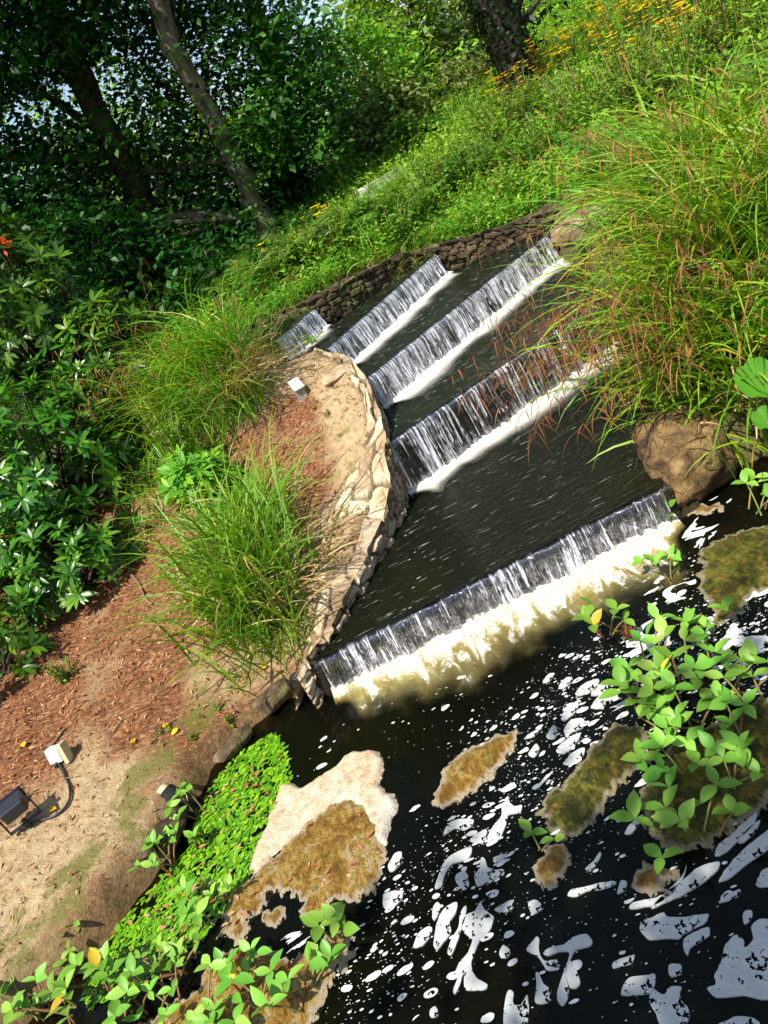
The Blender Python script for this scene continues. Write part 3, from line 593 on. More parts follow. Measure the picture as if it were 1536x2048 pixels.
# ------------------------------------------------------------------ stone walls, boulder, loose stones
def cells(U, V, seeds):
    P = np.stack((U.ravel(), V.ravel()), 1); f1 = np.full(len(P), 9.); f2 = f1.copy(); idx = np.zeros(len(P), int)
    for k, (a, b, sx) in enumerate(seeds):
        d = np.maximum(np.hypot((P[:, 0] - a) / sx, P[:, 1] - b), 0) ; c = d < f1; f2 = np.where(c, f1, np.minimum(f2, d)); f1 = np.where(c, d, f1); idx = np.where(c, k, idx)
    return f1, f2 - f1, idx
def flag_wall(t, outer, inner, topz, wat, seed, mat):
    """a strip of fitted flagstones set in the bank, and layered stones down to the water"""
    r = np.random.default_rng(seed); o = smooth_path(np.column_stack((outer, topz, wat)), 120); i = smooth_path(np.array(inner), 120); ln = np.sum(np.linalg.norm(np.diff(o[:, :2], axis=0), axis=1)); nu = int(ln / .007)
    g = np.linspace(0, 1, nu); T = np.linspace(0, 1, 120); O = np.stack([np.interp(g, T, o[:, k]) for k in range(4)], 1); I = np.stack([np.interp(g, T, i[:, k]) for k in range(2)], 1); u = g * ln
    tg = unit(np.gradient(O[:, :2], axis=0)); nr = np.stack((tg[:, 1], -tg[:, 0]), 1)
    nv = 34; v = np.linspace(0, 1, nv); W = np.linalg.norm(O[:, :2] - I, axis=1); U, Vv = np.meshgrid(u, v, indexing='ij'); VW = Vv * W[:, None]
    wu, wv = U + .022 * (fbm(U * 14, VW * 14, seed) - .5), VW + .022 * (fbm(U * 14, VW * 14, seed + 9) - .5)
    sd = []; a = 0
    while a < ln: 
        for b in (.20, .55, .88): sd.append((a + r.uniform(-.03, .03), b * np.interp(a, u, W) + r.uniform(-.018, .018), r.uniform(1.0, 1.9)))
        a += r.uniform(.10, .19)
    f1, ed, ix = cells(wu, wv, sd); k = len(sd); tx, ty, hh, tn = r.normal(0, .055, k), r.normal(0, .055, k), r.uniform(-.004, .010, k), r.uniform(0, 1, k); sa = np.array(sd)
    h = (hh[ix] + tx[ix] * (wu.ravel() - sa[ix, 0]) + ty[ix] * (wv.ravel() - sa[ix, 1])) + .006 * (fbm(U.ravel() * 30, VW.ravel() * 30, seed + 3) - .5); h = np.where(ed < .013, h - .024 * (1 - ed / .013), h)
    P2 = I[:, None] + (O[:, None, :2] - I[:, None]) * v[None, :, None] + nr[:, None] * (.016 * (fbm(U * 9, VW * 0, seed + 4) - .5) * 2 * (Vv ** 3))[..., None]
    zi = gz(I[:, 0], I[:, 1]); base = zi[:, None] * (1 - Vv) + O[:, 2][:, None] * Vv; base = np.maximum(base, gz(P2[..., 0].ravel(), P2[..., 1].ravel()).reshape(nu, nv) - .006 * (1 - Vv) - .012)
    z = base + h.reshape(nu, nv) * sstep(0, .3, Vv) - .004 - .02 * (1 - sstep(0, .15, Vv))
    m = MB(); m.add(np.concatenate((P2, z[..., None]), 2).reshape(-1, 3), grid_faces(nu, nv), tn[ix]); m.build('coping', mat, t, smooth=False, extra=dict(joint=.85 * (1 - sstep(.003, .012, ed)) * (ed < .012)))
    edge = np.concatenate((P2[:, -1], z[:, -1:]), 1); dep = np.maximum(edge[:, 2] - (O[:, 3] - .08), .05); nf = 30; w = np.linspace(0, 1, nf); U, Wf = np.meshgrid(u, w, indexing='ij'); DW = Wf * dep[:, None]
    sd = []
    for row in range(9):
        a = r.uniform(0, .05)
        while a < ln: sd.append((a, .012 + row * .036 + r.uniform(-.006, .006), r.uniform(1.8, 3.4))); a += r.uniform(.07, .14)
    f1, ed, ix = cells(U + .02 * (fbm(U * 12, DW * 12, seed) - .5), DW + .012 * (fbm(U * 12, DW * 12, seed + 2) - .5), sd); tn = r.uniform(0, 1, len(sd)); bo_ = r.uniform(-.016, .016, len(sd))[ix] + .008 * (fbm(U.ravel() * 28, DW.ravel() * 28, 5) - .5); bo_ = np.where(ed < .010, bo_ - .022 * (1 - ed / .010), bo_)
    off = (bo_.reshape(nu, nf) * sstep(0, .12, Wf) - .012 * Wf)
    P3 = np.concatenate((edge[:, None, :2] + nr[:, None] * off[..., None], (edge[:, 2:3] - DW)[..., None]), 2)
    m = MB(); m.add(P3.reshape(-1, 3), grid_faces(nu, nf), tn[ix]); m.build('wall_face', mat, t, smooth=False, extra=dict(joint=.9 * (1 - sstep(.002, .010, ed))))
OUT = [(-.60, 2.66), (-.53, 2.69), (-.435, 2.78), (-.36, 2.87), (-.215, 3.06), (-.095, 3.23), (.01, 3.38), (.105, 3.515), (.15, 3.61), (.185, 3.75), (.225, 3.92), (.25, 4.07), (.25, 4.25), (.205, 4.47), (.10, 4.63)]
INN = [(-.72, 2.74), (-.67, 2.78), (-.58, 2.86), (-.52, 2.98), (-.42, 3.19), (-.33, 3.39), (-.21, 3.57), (-.07, 3.71), (.03, 3.78), (.08, 3.86), (.15, 3.97), (.18, 4.08), (.17, 4.22), (.12, 4.4), (.02, 4.54)]
TOPZ = [.17, .205, .22, .24, .255, .275, .31, .375, .48, .53, .59, .68, .74, .80, .86]
WAT = [0, 0, .17, .17, .17, .17, .17, .17, .17, .46, .46, .46, .66, .66, .83]
t = thing('stone_wall', 'low pale dry-stone wall curving along the left bank between sandy soil and the cascade', 'stone wall')
flag_wall(t, OUT, INN, TOPZ, WAT, 5, MT['stone'])
BO = [(2.0, 4.95), (1.93, 5.3), (1.75, 5.52), (1.32, 5.74), (1.02, 5.76), (.8, 5.6), (.58, 5.42), (.2, 5.17), (-.05, 5.22), (-.35, 5.28)]
BI = [(2.14, 5.0), (2.06, 5.4), (1.82, 5.66), (1.36, 5.9), (1.0, 5.92), (.74, 5.74), (.5, 5.56), (.15, 5.33), (-.05, 5.38), (-.35, 5.44)]
BO = [tuple(np.array(b_) + .085 * unit(np.array((.75, 4.75)) - np.array(b_))) for b_ in BO]
t = thing('stone_wall', 'dark mossy dry-stone wall behind the top waterfalls, ferns growing above it', 'stone wall')
flag_wall(t, BO[::-1], BI[::-1], [.80, .80, .81, .86, .93, .97, 1.00, 1.03, 1.05, 1.06][::-1], [.46, .66, .66, .66, .83, .83, .83, .83, .98, .98][::-1], 11, MT['wallstone'])

bp = np.array((1.075, 2.83, .17)); m = MB()
v, f = ico(5); r = np.random.default_rng(3); v = np.sign(v) * np.abs(v) ** .62
for nrm, o in (((-.75, -.55, .35), .74), ((-.1, -.95, .15), .70), ((.7, -.65, .3), .80), ((-.25, -.3, .92), .70), ((.45, -.2, .85), .72), ((-.95, .25, .1), .78), ((.1, -.75, -.55), .72), ((-.5, -.1, .85), .74), ((.3, -.8, .6), .84)):
    nrm = unit(np.array(nrm)); v = v - np.maximum(v @ nrm - o, 0)[:, None] * nrm
for a, b, c_, dpt in (((.55, .1, .8), .12, .035, .07), ((.2, .5, .85), -.28, .03, .06), ((.9, -.1, -.2), .30, .028, .05), ((-.3, .2, .95), -.05, .018, .03)):
    q_ = v @ unit(np.array(a)) + (fbm(v[:, 0] * 4, v[:, 1] * 4 + v[:, 2], 9) - .5) * .22 - b
    v = v * (1 - dpt * np.exp(-(q_ / c_) ** 2))[:, None]; v[:, 2] += .05 * sstep(0, .05, q_) * (v[:, 2] > 0)
v *= 1 + ((fbm(v[:, 0] * 3 + 3, v[:, 1] * 3 + v[:, 2] * 3, 4, 6) - .5) * .30 + np.abs(fbm(v[:, 0] * 5 + v[:, 2] * 2, v[:, 1] * 5 - v[:, 2] * 3, 14, 4) - .5) * -.22)[:, None]
m.add(v * np.array((.195, .185, .185)) + np.array((0, 0, -.02)), f, .5); bo = m.build('boulder', MT['boulder']); bo.location = bp + np.array((.075, -.075, -.01))
tag(bo, 'golden brown cracked boulder beside the front waterfall under the overhanging sedge', 'boulder')
def stone(px, py, z, s, label, seed, rz=0, mat='stone', grp=None):
    p = at(px, py, z) if z < .5 or py < 500 and False else on_ground(px, py, z); m = MB(); rock(m, (0, 0, 0), s, 0, seed, 3, 14, .06); o = m.build('stone', MT[mat], smooth=False); o.location = p; o.rotation_euler.z = rz
    return tag(o, label, 'stone', grp)
stone(632, 732, .84, (.085, .045, .04), 'pale angular stone under the bramble leaves at the top end of the left wall', 21, .5)
stone(676, 748, .80, (.12, .05, .035), 'long whitish stone lying on the wall end just below the fourth waterfall', 22, .7)
stone(560, 722, .90, (.07, .05, .04), 'small cream stone between the straw-coloured sedge and the top waterfall', 23, .3)
stone(1090, 436, .88, (.22, .12, .09), 'flat sunlit slab stone on the far right bank above the third waterfall', 24, .5)
stone(1165, 452, .86, (.20, .13, .09), 'sunlit yellowish slab half under the sedge, right of the flat slab', 25, .2)
stone(1352, 1004, -.01, (.055, .04, .035), 'dark wet stone at the foot of the golden boulder', 26, .2, 'wetstone')
p = on_ground(470, 1490, .1); stone(470, 1486, .03, (.13, .05, .035), 'smooth grey brown stone at the waterline beside the green floating leaves', 27, .75, 'wallstone')
p = on_ground(560, 1395, .1); stone(548, 1392, .05, (.13, .06, .045), 'blackish stone at the water edge left of the front waterfall', 28, .6, 'wallstone')
p = on_ground(620, 1345, .1); stone(612, 1352, .04, (.10, .07, .06), 'dark shaded stone under the near end of the pale wall', 29, .3, 'wetstone')
p = on_ground(330, 1660, .1); stone(325, 1668, .07, (.11, .06, .03), 'crumbling earthy brown lump on the bank edge below the black-sleeved stake', 30, .9, 'wallstone')

# ------------------------------------------------------------------ small man-made things on the left bank
black = simplemat('black plastic', (.020, .021, .026), .42, .15, 30, .2, .002, .5); mesh_ = simplemat('black netting', (.018, .018, .02), .8, .6, 90, 1.0, .006)
white = simplemat('white painted metal', (.78, .79, .80), .4, .05, 20, .1, .001); beige = simplemat('weathered cream wood', (.55, .47, .27), .6, .2, 20, .3, .003)
greypost = simplemat('grey wood', (.32, .29, .23), .7, .2, 20, .3, .003); glass = simplemat('lamp glass', (.08, .09, .10), .1, .05, 10, 0, .001, .6)
p = on_ground(62, 1656, .22)
t = thing('floodlight', 'dark grey garden floodlight on a bracket at the left edge of the leaf-strewn bank', 'floodlight', p, R_(205)); t.scale = (.86,) * 3
m = MB()   # a tapering housing, deeper at the glass
hv = np.array([(-.062, -.05, .085), (.062, -.05, .085), (.062, -.05, .165), (-.062, -.05, .165), (-.05, .045, .10), (.05, .045, .10), (.05, .045, .155), (-.05, .045, .155)])
m.add(hv, [(0, 1, 2, 3), (5, 4, 7, 6), (3, 2, 6, 7), (1, 0, 4, 5), (1, 5, 6, 2), (4, 0, 3, 7)]); o = m.build('housing', black, t, smooth=False); bevel(o, .006)
m = MB(); box(m, (0, -.053, .125), (.138, .010, .094)); o = m.build('front_frame', black, t, smooth=False); bevel(o, .003)
m = MB(); box(m, (0, -.0595, .125), (.112, .004, .068)); m.build('lamp_glass', glass, t, smooth=False)
m = MB(); box(m, (-.071, -.005, .085), (.006, .022, .10)); box(m, (.071, -.005, .085), (.006, .022, .10)); box(m, (0, -.005, .034), (.148, .022, .007)); o = m.build('bracket', black, t, smooth=False); bevel(o, .0015)
m = MB(); box(m, (0, -.005, .012), (.02, .006, .09)); box(m, (0, -.005, .022), (.006, .02, .07)); o = m.build('ground_spike', black, t, smooth=False)
for s in (-1, 1):
    m = MB(); tube(m, [(s * .068, -.005, .125), (s * .084, -.005, .125)], .012, 8); m.build('side_knob', black, t)
p = on_ground(128, 1520, .22)
t = thing('junction_box', 'small white box leaning on a cream wooden stake in the brown leaf litter', 'box', p, R_(-20)); t.scale = (.86,) * 3
m = MB(); box(m, (-.012, .0, .046), (.075, .05, .075), 0, R_(-16)); o = m.build('box_body', white, t, smooth=False); bevel(o, .006)
m = MB(); box(m, (.036, .005, .040), (.022, .055, .10), R_(10), R_(-16)); o = m.build('stake', beige, t, smooth=False); bevel(o, .003)
m = MB(); tube(m, [(-.012, -.03, .018), (-.012, -.05, .010)], .009, 8); m.build('cable_gland', black, t)
cp = [on_ground(x, y, .22) + np.array((0, 0, .010)) for x, y in ((120, 1530), (130, 1548), (142, 1575), (144, 1600), (132, 1622), (112, 1636), (88, 1643), (62, 1650))]
m = MB(); tube(m, smooth_path(cp, 40), .0048, 7); o = m.build('cable', black); tag(o, 'black cable looping from the white box to the floodlight over dead leaves', 'cable')
p = on_ground(607, 797, .72)
t = thing('marker_post', 'short grey post with a tilted white plate near the top of the left bank', 'post', p, R_(12))
m = MB(); box(m, (0, 0, .03), (.055, .04, .10)); o = m.build('post', greypost, t, smooth=False); bevel(o, .003)
m = MB(); box(m, (0, .0, .088), (.062, .085, .012), 0, R_(32)); o = m.build('top_plate', white, t, smooth=False); bevel(o, .002)
p = on_ground(350, 1600, .1)
t = thing('wooden_stake', 'cut tan stake end wrapped in black netting at the water edge', 'stake', p, 0)
ax = np.array((.05, -.06, -.075)); m = MB(); a0 = np.array((-.035, .045, .045)); tube(m, [a0, a0 + ax * .22, a0 + ax * .3], [.026, .03, .028], 10); m.build('stake_end', beige, t)
m = MB(); pts = np.array([a0 + ax * q for q in np.linspace(.2, 1.5, 14)]); tube(m, pts, .031 + .005 * (vn(np.arange(14) * .9, np.zeros(14), 4)), 12); m.build('netting', mesh_, t)

# ------------------------------------------------------------------ floating things on the lower pool
def pxpoly(pts, z, ox=0, oy=0, s=1.0): return np.array([at(ox + x / s, oy + y / s, z)[:2] for x, y in pts])
def floating_mat(name, label, cat, poly, z, thick, mat, seed, group=None, step=.007, amp=.030, rim=.05, tint=None):
    """a thin bumpy raft: dense sheet cut to a ragged outline, rising from its rim, with a skirt below the water"""
    P = ragged(poly, step, amp, seed); lo, hi = P.min(0), P.max(0); g = .010 if rim > .02 else .008
    xs = np.arange(lo[0] - g, hi[0] + 2 * g, g); ys = np.arange(lo[1] - g, hi[1] + 2 * g, g); X, Y = np.meshgrid(xs, ys, indexing='ij')
    q = np.stack((X.ravel(), Y.ravel()), 1); d = -sdf(q, P)
    zz = z + thick * sstep(0, rim, d) * (.45 + .9 * fbm(q[:, 0] * 28, q[:, 1] * 28, seed, 4)) - .006 * (d < 0) + .001
    f = grid_faces(len(xs), len(ys)); keep = (d[f] > -g * .9).any(1) & (d[f] > -g * 1.5).all(1); f = f[keep]
    us, inv = np.unique(f, return_inverse=True); out = d[us] < 0
    # pull the stray rim vertices back onto the outline
    if out.any():
        qs = q[us].copy(); qo = qs[out]
        j = np.argmin(np.linalg.norm(qo[:, None] - P[None], axis=2), 1); qs[out] = P[j]; q = q.copy(); q[us] = qs
    tn = np.clip(1 - d / rim, 0, 1) ** 1.2 if tint is None else tint(q, d)
    m = MB(); c = P.mean(0); m.add(np.stack((q[us, 0] - c[0], q[us, 1] - c[1], zz[us] - z), 1), inv.reshape(-1, 4), tn[us])
    o = m.build(name, mat); o.location = (c[0], c[1], z); return tag(o, label, cat, group)
Z3 = (450, 1480, 3.605)
raft = pxpoly([(345, 480), (400, 340), (440, 310), (520, 330), (560, 345), (650, 290), (760, 220), (830, 150), (880, 105), (960, 75), (1040, 70), (1110, 75), (1155, 130), (1150, 200), (1135, 270), (1115, 340), (1180, 375), (1240, 372), (1210, 430), (1268, 455), (1235, 540), (1205, 580),
    (1190, 650), (1170, 780), (1100, 780), (1040, 640), (1000, 520), (900, 440), (760, 480), (600, 610), (450, 760), (300, 900), (200, 985), (170, 930), (230, 780), (300, 620)], 0, *Z3)
floating_mat('foam_raft', 'largest raft of stale foam, white at its tip fading to beige, beside the green leaves', 'foam', raft, .002, .014, MT['raft'], 3, None, .010, .014, .02,
    lambda q, d: sstep(-.24, -.50, q[:, 0] - .55 * (q[:, 1] - 2.05)) * .95)
brown = pxpoly([(170, 1010), (300, 880), (450, 740), (600, 590), (760, 460), (900, 400), (1000, 420), (1060, 470), (1110, 490), (1080, 560), (1180, 600), (1195, 660), (1140, 690), (1160, 780), (1180, 860), (1130, 910), (1095, 1000), (1090, 1080), (1070, 1150), (1010, 1110), (960, 1150),
    (860, 1190), (780, 1180), (730, 1240), (650, 1310), (560, 1360), (525, 1300), (560, 1180), (480, 1150), (400, 1095), (340, 1080), (280, 1110), (330, 1150), (300, 1200), (210, 1260), (160, 1330), (140, 1470), (60, 1500), (-40, 1420), (-20, 1250), (80, 1100)], 0, *Z3)
floating_mat('algae_mat', 'ochre brown algae mat with a fringed edge, inside the curve of the foam raft', 'algae mat', brown, .003, .018, MT['algae'], 7, None, .007, .034)
low = pxpoly([(-60, 1560), (100, 1470), (210, 1530), (350, 1500), (430, 1475), (400, 1560), (520, 1570), (600, 1490), (720, 1430), (830, 1375), (905, 1385), (935, 1480), (920, 1580), (880, 1670), (800, 1650), (760, 1740), (770, 1790), (725, 1830), (740, 1870), (690, 1910), (665, 2080), (560, 2260), (-100, 2300), (-500, 2200), (-620, 2050), (-450, 1950), (-250, 1820)], 0, *Z3)
floating_mat('algae_mat', 'large rusty algae mat at the bottom edge, under the near marsh plants', 'algae mat', low, .003, .018, MT['algae'], 9, None, .007, .034)
isl = pxpoly([(255, 1240), (330, 1210), (440, 1190), (455, 1250), (400, 1320), (330, 1360), (270, 1330)], 0, *Z3)
floating_mat('algae_mat', 'small olive algae islet in the dark gap between the two large brown mats', 'algae mat', isl, .003, .012, MT['algae'], 12, None, .007, .02)
for lab, pts, mt, sd_ in (
    ('narrow algae mat in open water below the middle of the front waterfall', [(862, 1615), (872, 1590), (884, 1540), (905, 1512), (950, 1488), (1000, 1468), (1042, 1460), (1036, 1490), (1012, 1520), (985, 1555), (955, 1580), (930, 1600), (898, 1612)], 'algae', 15),
    ('long mossy algae mat slanting toward the right marsh plants', [(1075, 1620), (1110, 1575), (1160, 1530), (1190, 1480), (1235, 1440), (1290, 1450), (1310, 1520), (1255, 1560), (1212, 1600), (1190, 1645), (1140, 1685), (1095, 1670)], 'algae2', 16),
    ('ragged orange tipped algae scrap below the long mossy mat', [(1062, 1772), (1075, 1720), (1090, 1690), (1130, 1690), (1150, 1705), (1148, 1735), (1120, 1762), (1090, 1780)], 'algae', 17),
    ('mossy algae mat at the right edge beneath the boulder', [(1395, 1150), (1400, 1105), (1440, 1075), (1500, 1055), (1560, 1050), (1620, 1100), (1600, 1180), (1510, 1185), (1480, 1235), (1440, 1255), (1415, 1215)], 'algae2', 18),
    ('small rust coloured algae mat below the single lowest marsh leaf', [(1262, 1780), (1275, 1730), (1335, 1718), (1352, 1760), (1318, 1785), (1285, 1795)], 'algae', 19),
    ('dark mossy algae mat that carries the right marsh plants', [(1275, 1590), (1300, 1540), (1350, 1490), (1450, 1440), (1540, 1390), (1640, 1450), (1570, 1580), (1490, 1650), (1420, 1695), (1340, 1705), (1290, 1650)], 'algae2', 20),
    ('brown algae scrap among the foam right of the front waterfall', [(1360, 1030), (1400, 1010), (1440, 1008), (1445, 1022), (1400, 1032)], 'algae', 21)):
    floating_mat('algae_mat', lab, 'algae mat', pxpoly(pts, 0), .003, .016, MT[mt], sd_, None, .006, .028)

# foam sheet of countless flecks
xs, ys = np.arange(-1.0, 2.2, .03), np.arange(.55, 2.80, .03); X, Y = np.meshgrid(xs, ys, indexing='ij'); q = np.stack((X.ravel(), Y.ravel()), 1)
dens = np.zeros(len(q)); swirl = np.zeros(len(q))
def blob(px, py, r, asp=1.0):
    c = at(px, py, 0)[:2]; return np.exp(-(((q[:, 0] - c[0]) / r) ** 2 + ((q[:, 1] - c[1]) / (r * asp)) ** 2))
for px, py, r_, a in ((1150, 1420, .18, .9), (1050, 1560, .17, .9), (950, 1690, .15, .75), (830, 1780, .13, .7), (760, 1930, .14, .85), (880, 1900, .13, .4), (700, 2020, .12, .65), (1180, 1330, .12, .75), (1300, 1340, .16, 1), (1000, 1480, .14, .6), (850, 1430, .14, .14), (900, 1380, .2, .12), (1120, 1640, .15, .6), (650, 1500, .1, .08), (1480, 1230, .22, .95), (1450, 1330, .22, .9), (1230, 1500, .14, .8), (1000, 1760, .14, .4), (1150, 1800, .18, .3), (1300, 1850, .2, .25)):
    dens = np.maximum(dens, a * blob(px, py, r_))
for px, py, r_, a in ((1290, 1290, .16, 1), (1340, 1180, .14, 1), (1400, 1070, .14, 1), (1450, 1010, .14, .95), (1480, 1300, .18, .95), (1250, 1420, .12, .85), (1500, 1420, .15, .85), (620, 1860, .08, .8), (590, 1880, .09, .85), (1160, 1500, .09, .78), (1530, 1180, .18, .9), (1390, 990, .1, .8), (1090, 1560, .08, .72), (1210, 1380, .1, .8), (1010, 1620, .07, .7)):
    swirl = np.maximum(swirl, a * blob(px, py, r_))
m = MB(); m.add(np.column_stack((q, np.full(len(q), .0035))), grid_faces(len(xs), len(ys)))
o = m.build('foam', MT['foamsheet'], extra=dict(dens=dens, swirl=swirl)); tag(o, 'countless white foam flecks and bubble rings drifting on the dark pool', 'foam', None, 'stuff')

def crisp(P, step, amp, seed):
    P = np.asarray(P, float); n = len(P); t_ = np.arange(0, n, .25); i = t_.astype(int); f = (t_ - i)[:, None]; p0, p1, p2, p3 = P[(i - 1) % n], P[i], P[(i + 1) % n], P[(i + 2) % n]
    o = .5 * (2 * p1 + (p2 - p0) * f * .8 + (2 * p0 - 5 * p1 + 4 * p2 - p3) * f ** 2 * .8 + (-p0 + 3 * p1 - 3 * p2 + p3) * f ** 3 * .8 + (p2 - p1) * 2 * f * .2)
    d = unit(np.roll(o, -1, 0) - np.roll(o, 1, 0)); nr = np.stack((d[:, 1], -d[:, 0]), 1)
    return o + nr * ((fbm(o[:, 0] / step / 2, o[:, 1] / step / 2, seed, 3) - .5) * 2 * amp)[:, None]
ZB = (768, 1536, 2.0)
PATCH = [
 ('long hooked foam patch like a bent finger, left part of the lower pool', [(205,485),(225,420),(250,370),(300,335),(352,322),(340,365),(275,385),(245,430),(235,470)]),
 ('kidney-shaped foam patch right below the hooked patch', [(290,430),(320,415),(340,435),(340,475),(315,488),(290,455)]),
 ('bell-shaped foam patch with a narrow neck, below the narrow algae mat', [(365,430),(385,405),(392,362),(408,370),(415,400),(450,412),(478,408),(480,430),(420,455),(380,475),(368,465)]),
 ('small arched foam patch just above the bell-shaped one', [(440,365),(470,350),(500,350),(498,375),(470,368),(445,383)]),
 ('wedge-shaped foam patch touching the foot of the tall forked patch', [(345,295),(375,265),(412,250),(412,285),(400,305)]),
 ('tall forked foam patch leaning right below the narrow algae mat', [(415,280),(440,235),(470,195),(475,150),(500,140),(520,155),(553,152),(545,180),(500,190),(490,230),(465,285),(430,290)]),
 ('ragged bubbly foam patch directly below the tip of the narrow algae mat', [(240,270),(260,225),(300,208),(360,210),(350,235),(320,250),(280,245)]),
 ('bright oval bubbly foam patch right of the brown fringed mat', [(0,510),(40,495),(76,497),(70,530),(30,565),(0,560)]),
 ('bright small three-cornered foam patch just off the foam raft', [(20,390),(45,345),(72,338),(70,380),(40,415),(22,415)]),
 ('thin upright foam sliver beside the bright oval patch', [(195,570),(210,543),(225,548),(222,585),(203,612),(195,600)]),
 ('broad tongue-shaped foam patch next to the thin slivers', [(205,670),(215,620),(240,570),(270,545),(295,542),(290,580),(265,620),(270,660),(240,700),(215,732),(200,715)]),
 ('long thin foam sliver between the tongue and the big two-legged patch', [(255,740),(270,690),(300,640),(310,580),(330,555),(328,600),(310,650),(295,700),(270,750)]),
 ('big two-legged foam patch like a walking figure, lower middle of the pool', [(312,640),(330,590),(365,575),(388,538),(405,570),(440,600),(430,640),(410,670),(385,690),(365,740),(350,790),(370,840),(415,870),(400,890),(350,890),(325,885),(320,830),(305,870),(285,908),(280,890),(300,830),(290,815),(310,775),(340,740),(355,690),(330,670)]),
 ('small leaf-shaped foam patch at the head of the two-legged patch', [(445,570),(490,540),(520,530),(520,560),(485,580)]),
 ('rounded foam patch alone in the dark middle of the pool', [(580,545),(605,530),(640,560),(615,580),(592,588)]),
 ('tiny house-shaped foam patch right of the two-legged patch', [(465,740),(480,710),(508,735),(490,760),(468,760)]),
 ('boot-shaped foam patch left of the large T-shaped one', [(572,730),(610,680),(622,690),(622,740),(645,775),(690,770),(705,790),(690,812),(650,808),(620,760),(600,748)]),
 ('large T-shaped foam patch with one hanging leg', [(640,745),(660,725),(720,710),(760,680),(810,667),(832,690),(828,715),(770,730),(750,770),(770,810),(788,860),(770,882),(745,880),(735,850),(728,810),(742,760),(740,740),(700,738),(660,752)]),
 ('narrow upright foam patch under the leg of the T-shaped one', [(695,930),(700,880),(720,820),(735,790),(730,840),(742,890),(735,930),(715,955)]),
 ('vase-shaped foam patch below the boot-shaped one', [(605,930),(612,870),(610,825),(622,825),(640,865),(672,890),(660,920),(670,930),(640,948),(612,945)]),
 ('tooth-shaped foam patch with two points at the bottom edge', [(482,1040),(490,920),(505,890),(520,905),(520,945),(550,950),(575,910),(580,970),(568,1040)]),
 ('long thin wavy foam streak below the orange algae scrap', [(735,515),(750,490),(800,480),(860,465),(920,455),(928,465),(880,485),(820,495),(770,515)]),
 ('small slanting foam streak above the long wavy streak', [(805,405),(840,375),(865,340),(868,352),(845,395),(815,412)]),
 ('small foam comma at the right end of the wavy streak', [(935,500),(950,455),(972,460),(965,490),(940,505)]),
 ('flat lens-shaped foam patch right of the T-shaped one', [(915,795),(925,775),(970,760),(1005,748),(995,780),(950,795),(920,803)]),
 ('square-cornered foam patch below the lens-shaped one', [(950,910),(965,860),(990,840),(1050,832),(1085,828),(1085,870),(1070,900),(1000,910)]),
 ('lobed foam patch at the bottom edge below the square-cornered one', [(1065,940),(1075,890),(1120,910),(1150,880),(1190,880),(1185,905),(1195,940),(1215,960),(1225,1000),(1190,1040),(1110,1030),(1090,985)]),
 ('small notched foam patch between the square-cornered and the largest grey patch', [(1140,820),(1145,790),(1190,790),(1190,825),(1165,835),(1150,838)]),
 ('wide cloud-shaped grey foam patch below the mossy right mats', [(1025,650),(1035,615),(1080,600),(1120,580),(1135,600),(1200,600),(1260,590),(1300,588),(1290,620),(1250,640),(1200,670),(1180,685),(1110,685),(1060,690)]),
 ('tapering grey foam patch hanging below the cloud-shaped one', [(1200,690),(1240,662),(1300,640),(1303,670),(1260,700),(1230,720),(1215,755),(1200,730)]),
 ('largest grey foam patch, cut by the lower right edge of the view', [(1295,885),(1330,870),(1325,830),(1350,780),(1370,710),(1410,670),(1440,690),(1445,720),(1480,690),(1470,640),(1500,610),(1536,610),(1600,640),(1660,900),(1536,930),(1440,915),(1330,920)]),
 ('long feathered grey foam patch along the right edge of the pool', [(1340,460),(1360,420),(1400,370),(1450,320),(1500,280),(1540,250),(1600,230),(1600,280),(1520,340),(1450,390),(1390,440)]),
 ('long boat-shaped foam patch curving round the small rust mat', [(1070,565),(1120,510),(1200,450),(1260,400),(1340,378),(1335,410),(1280,460),(1200,510),(1130,540)]),
 ('thin curved foam rim hugging the small rust coloured mat', [(985,565),(1000,540),(1060,530),(1120,505),(1190,440),(1210,390),(1205,430),(1160,500),(1100,545),(1030,562)]),
 ('small spindle foam patch right of the boat-shaped one', [(1340,540),(1380,505),(1425,490),(1420,515),(1370,535)]),
 ('small angular foam patch between the cloud-shaped and the largest patch', [(1440,620),(1440,580),(1475,575),(1470,605),(1450,625)]),
 ('slender foam patch beside the lower right marsh leaves', [(1325,355),(1340,310),(1400,260),(1490,180),(1480,230),(1430,280),(1370,340)]),
 ('short spindle foam patch right of the slender one', [(1415,300),(1430,270),(1505,210),(1490,250),(1440,300)]),
 ('blunt foam patch on the right edge below the feathered one', [(1490,470),(1510,420),(1540,400),(1600,380),(1600,450),(1520,480)]),
 ('small square foam patch below the long mossy mat', [(925,205),(935,185),(968,180),(960,205),(935,220)]),
 ('foam wedge left of the lowest marsh leaf', [(965,265),(985,230),(1015,200),(1040,190),(1020,230),(990,265)]),
 ('bubbly slanted foam patch left of the tongue-shaped one', [(120,720),(135,670),(170,640),(195,640),(185,680),(150,715)]),
 ('tiny foam drop alone near the bottom edge', [(190,1000),(188,970),(210,955),(220,990)]),
 ('foam patch at the bottom edge below the largest grey one', [(1320,1050),(1400,1000),(1480,1005),(1520,1050)]),
]
for k, (lab, pts) in enumerate(PATCH):
    P = pxpoly(pts, 0, *ZB); P = crisp(P, .006, .0022, k); c = P.mean(0); m = MB(); fill_poly(m, P - c, 0, .0022)
    o = m.build('foam_patch', MT['foam'], smooth=False); o.location = (c[0], c[1], .002); tag(o, lab, 'foam patch', 'foam patches drifting on the lower pool')
ZU = (768, 1024, 2.0)
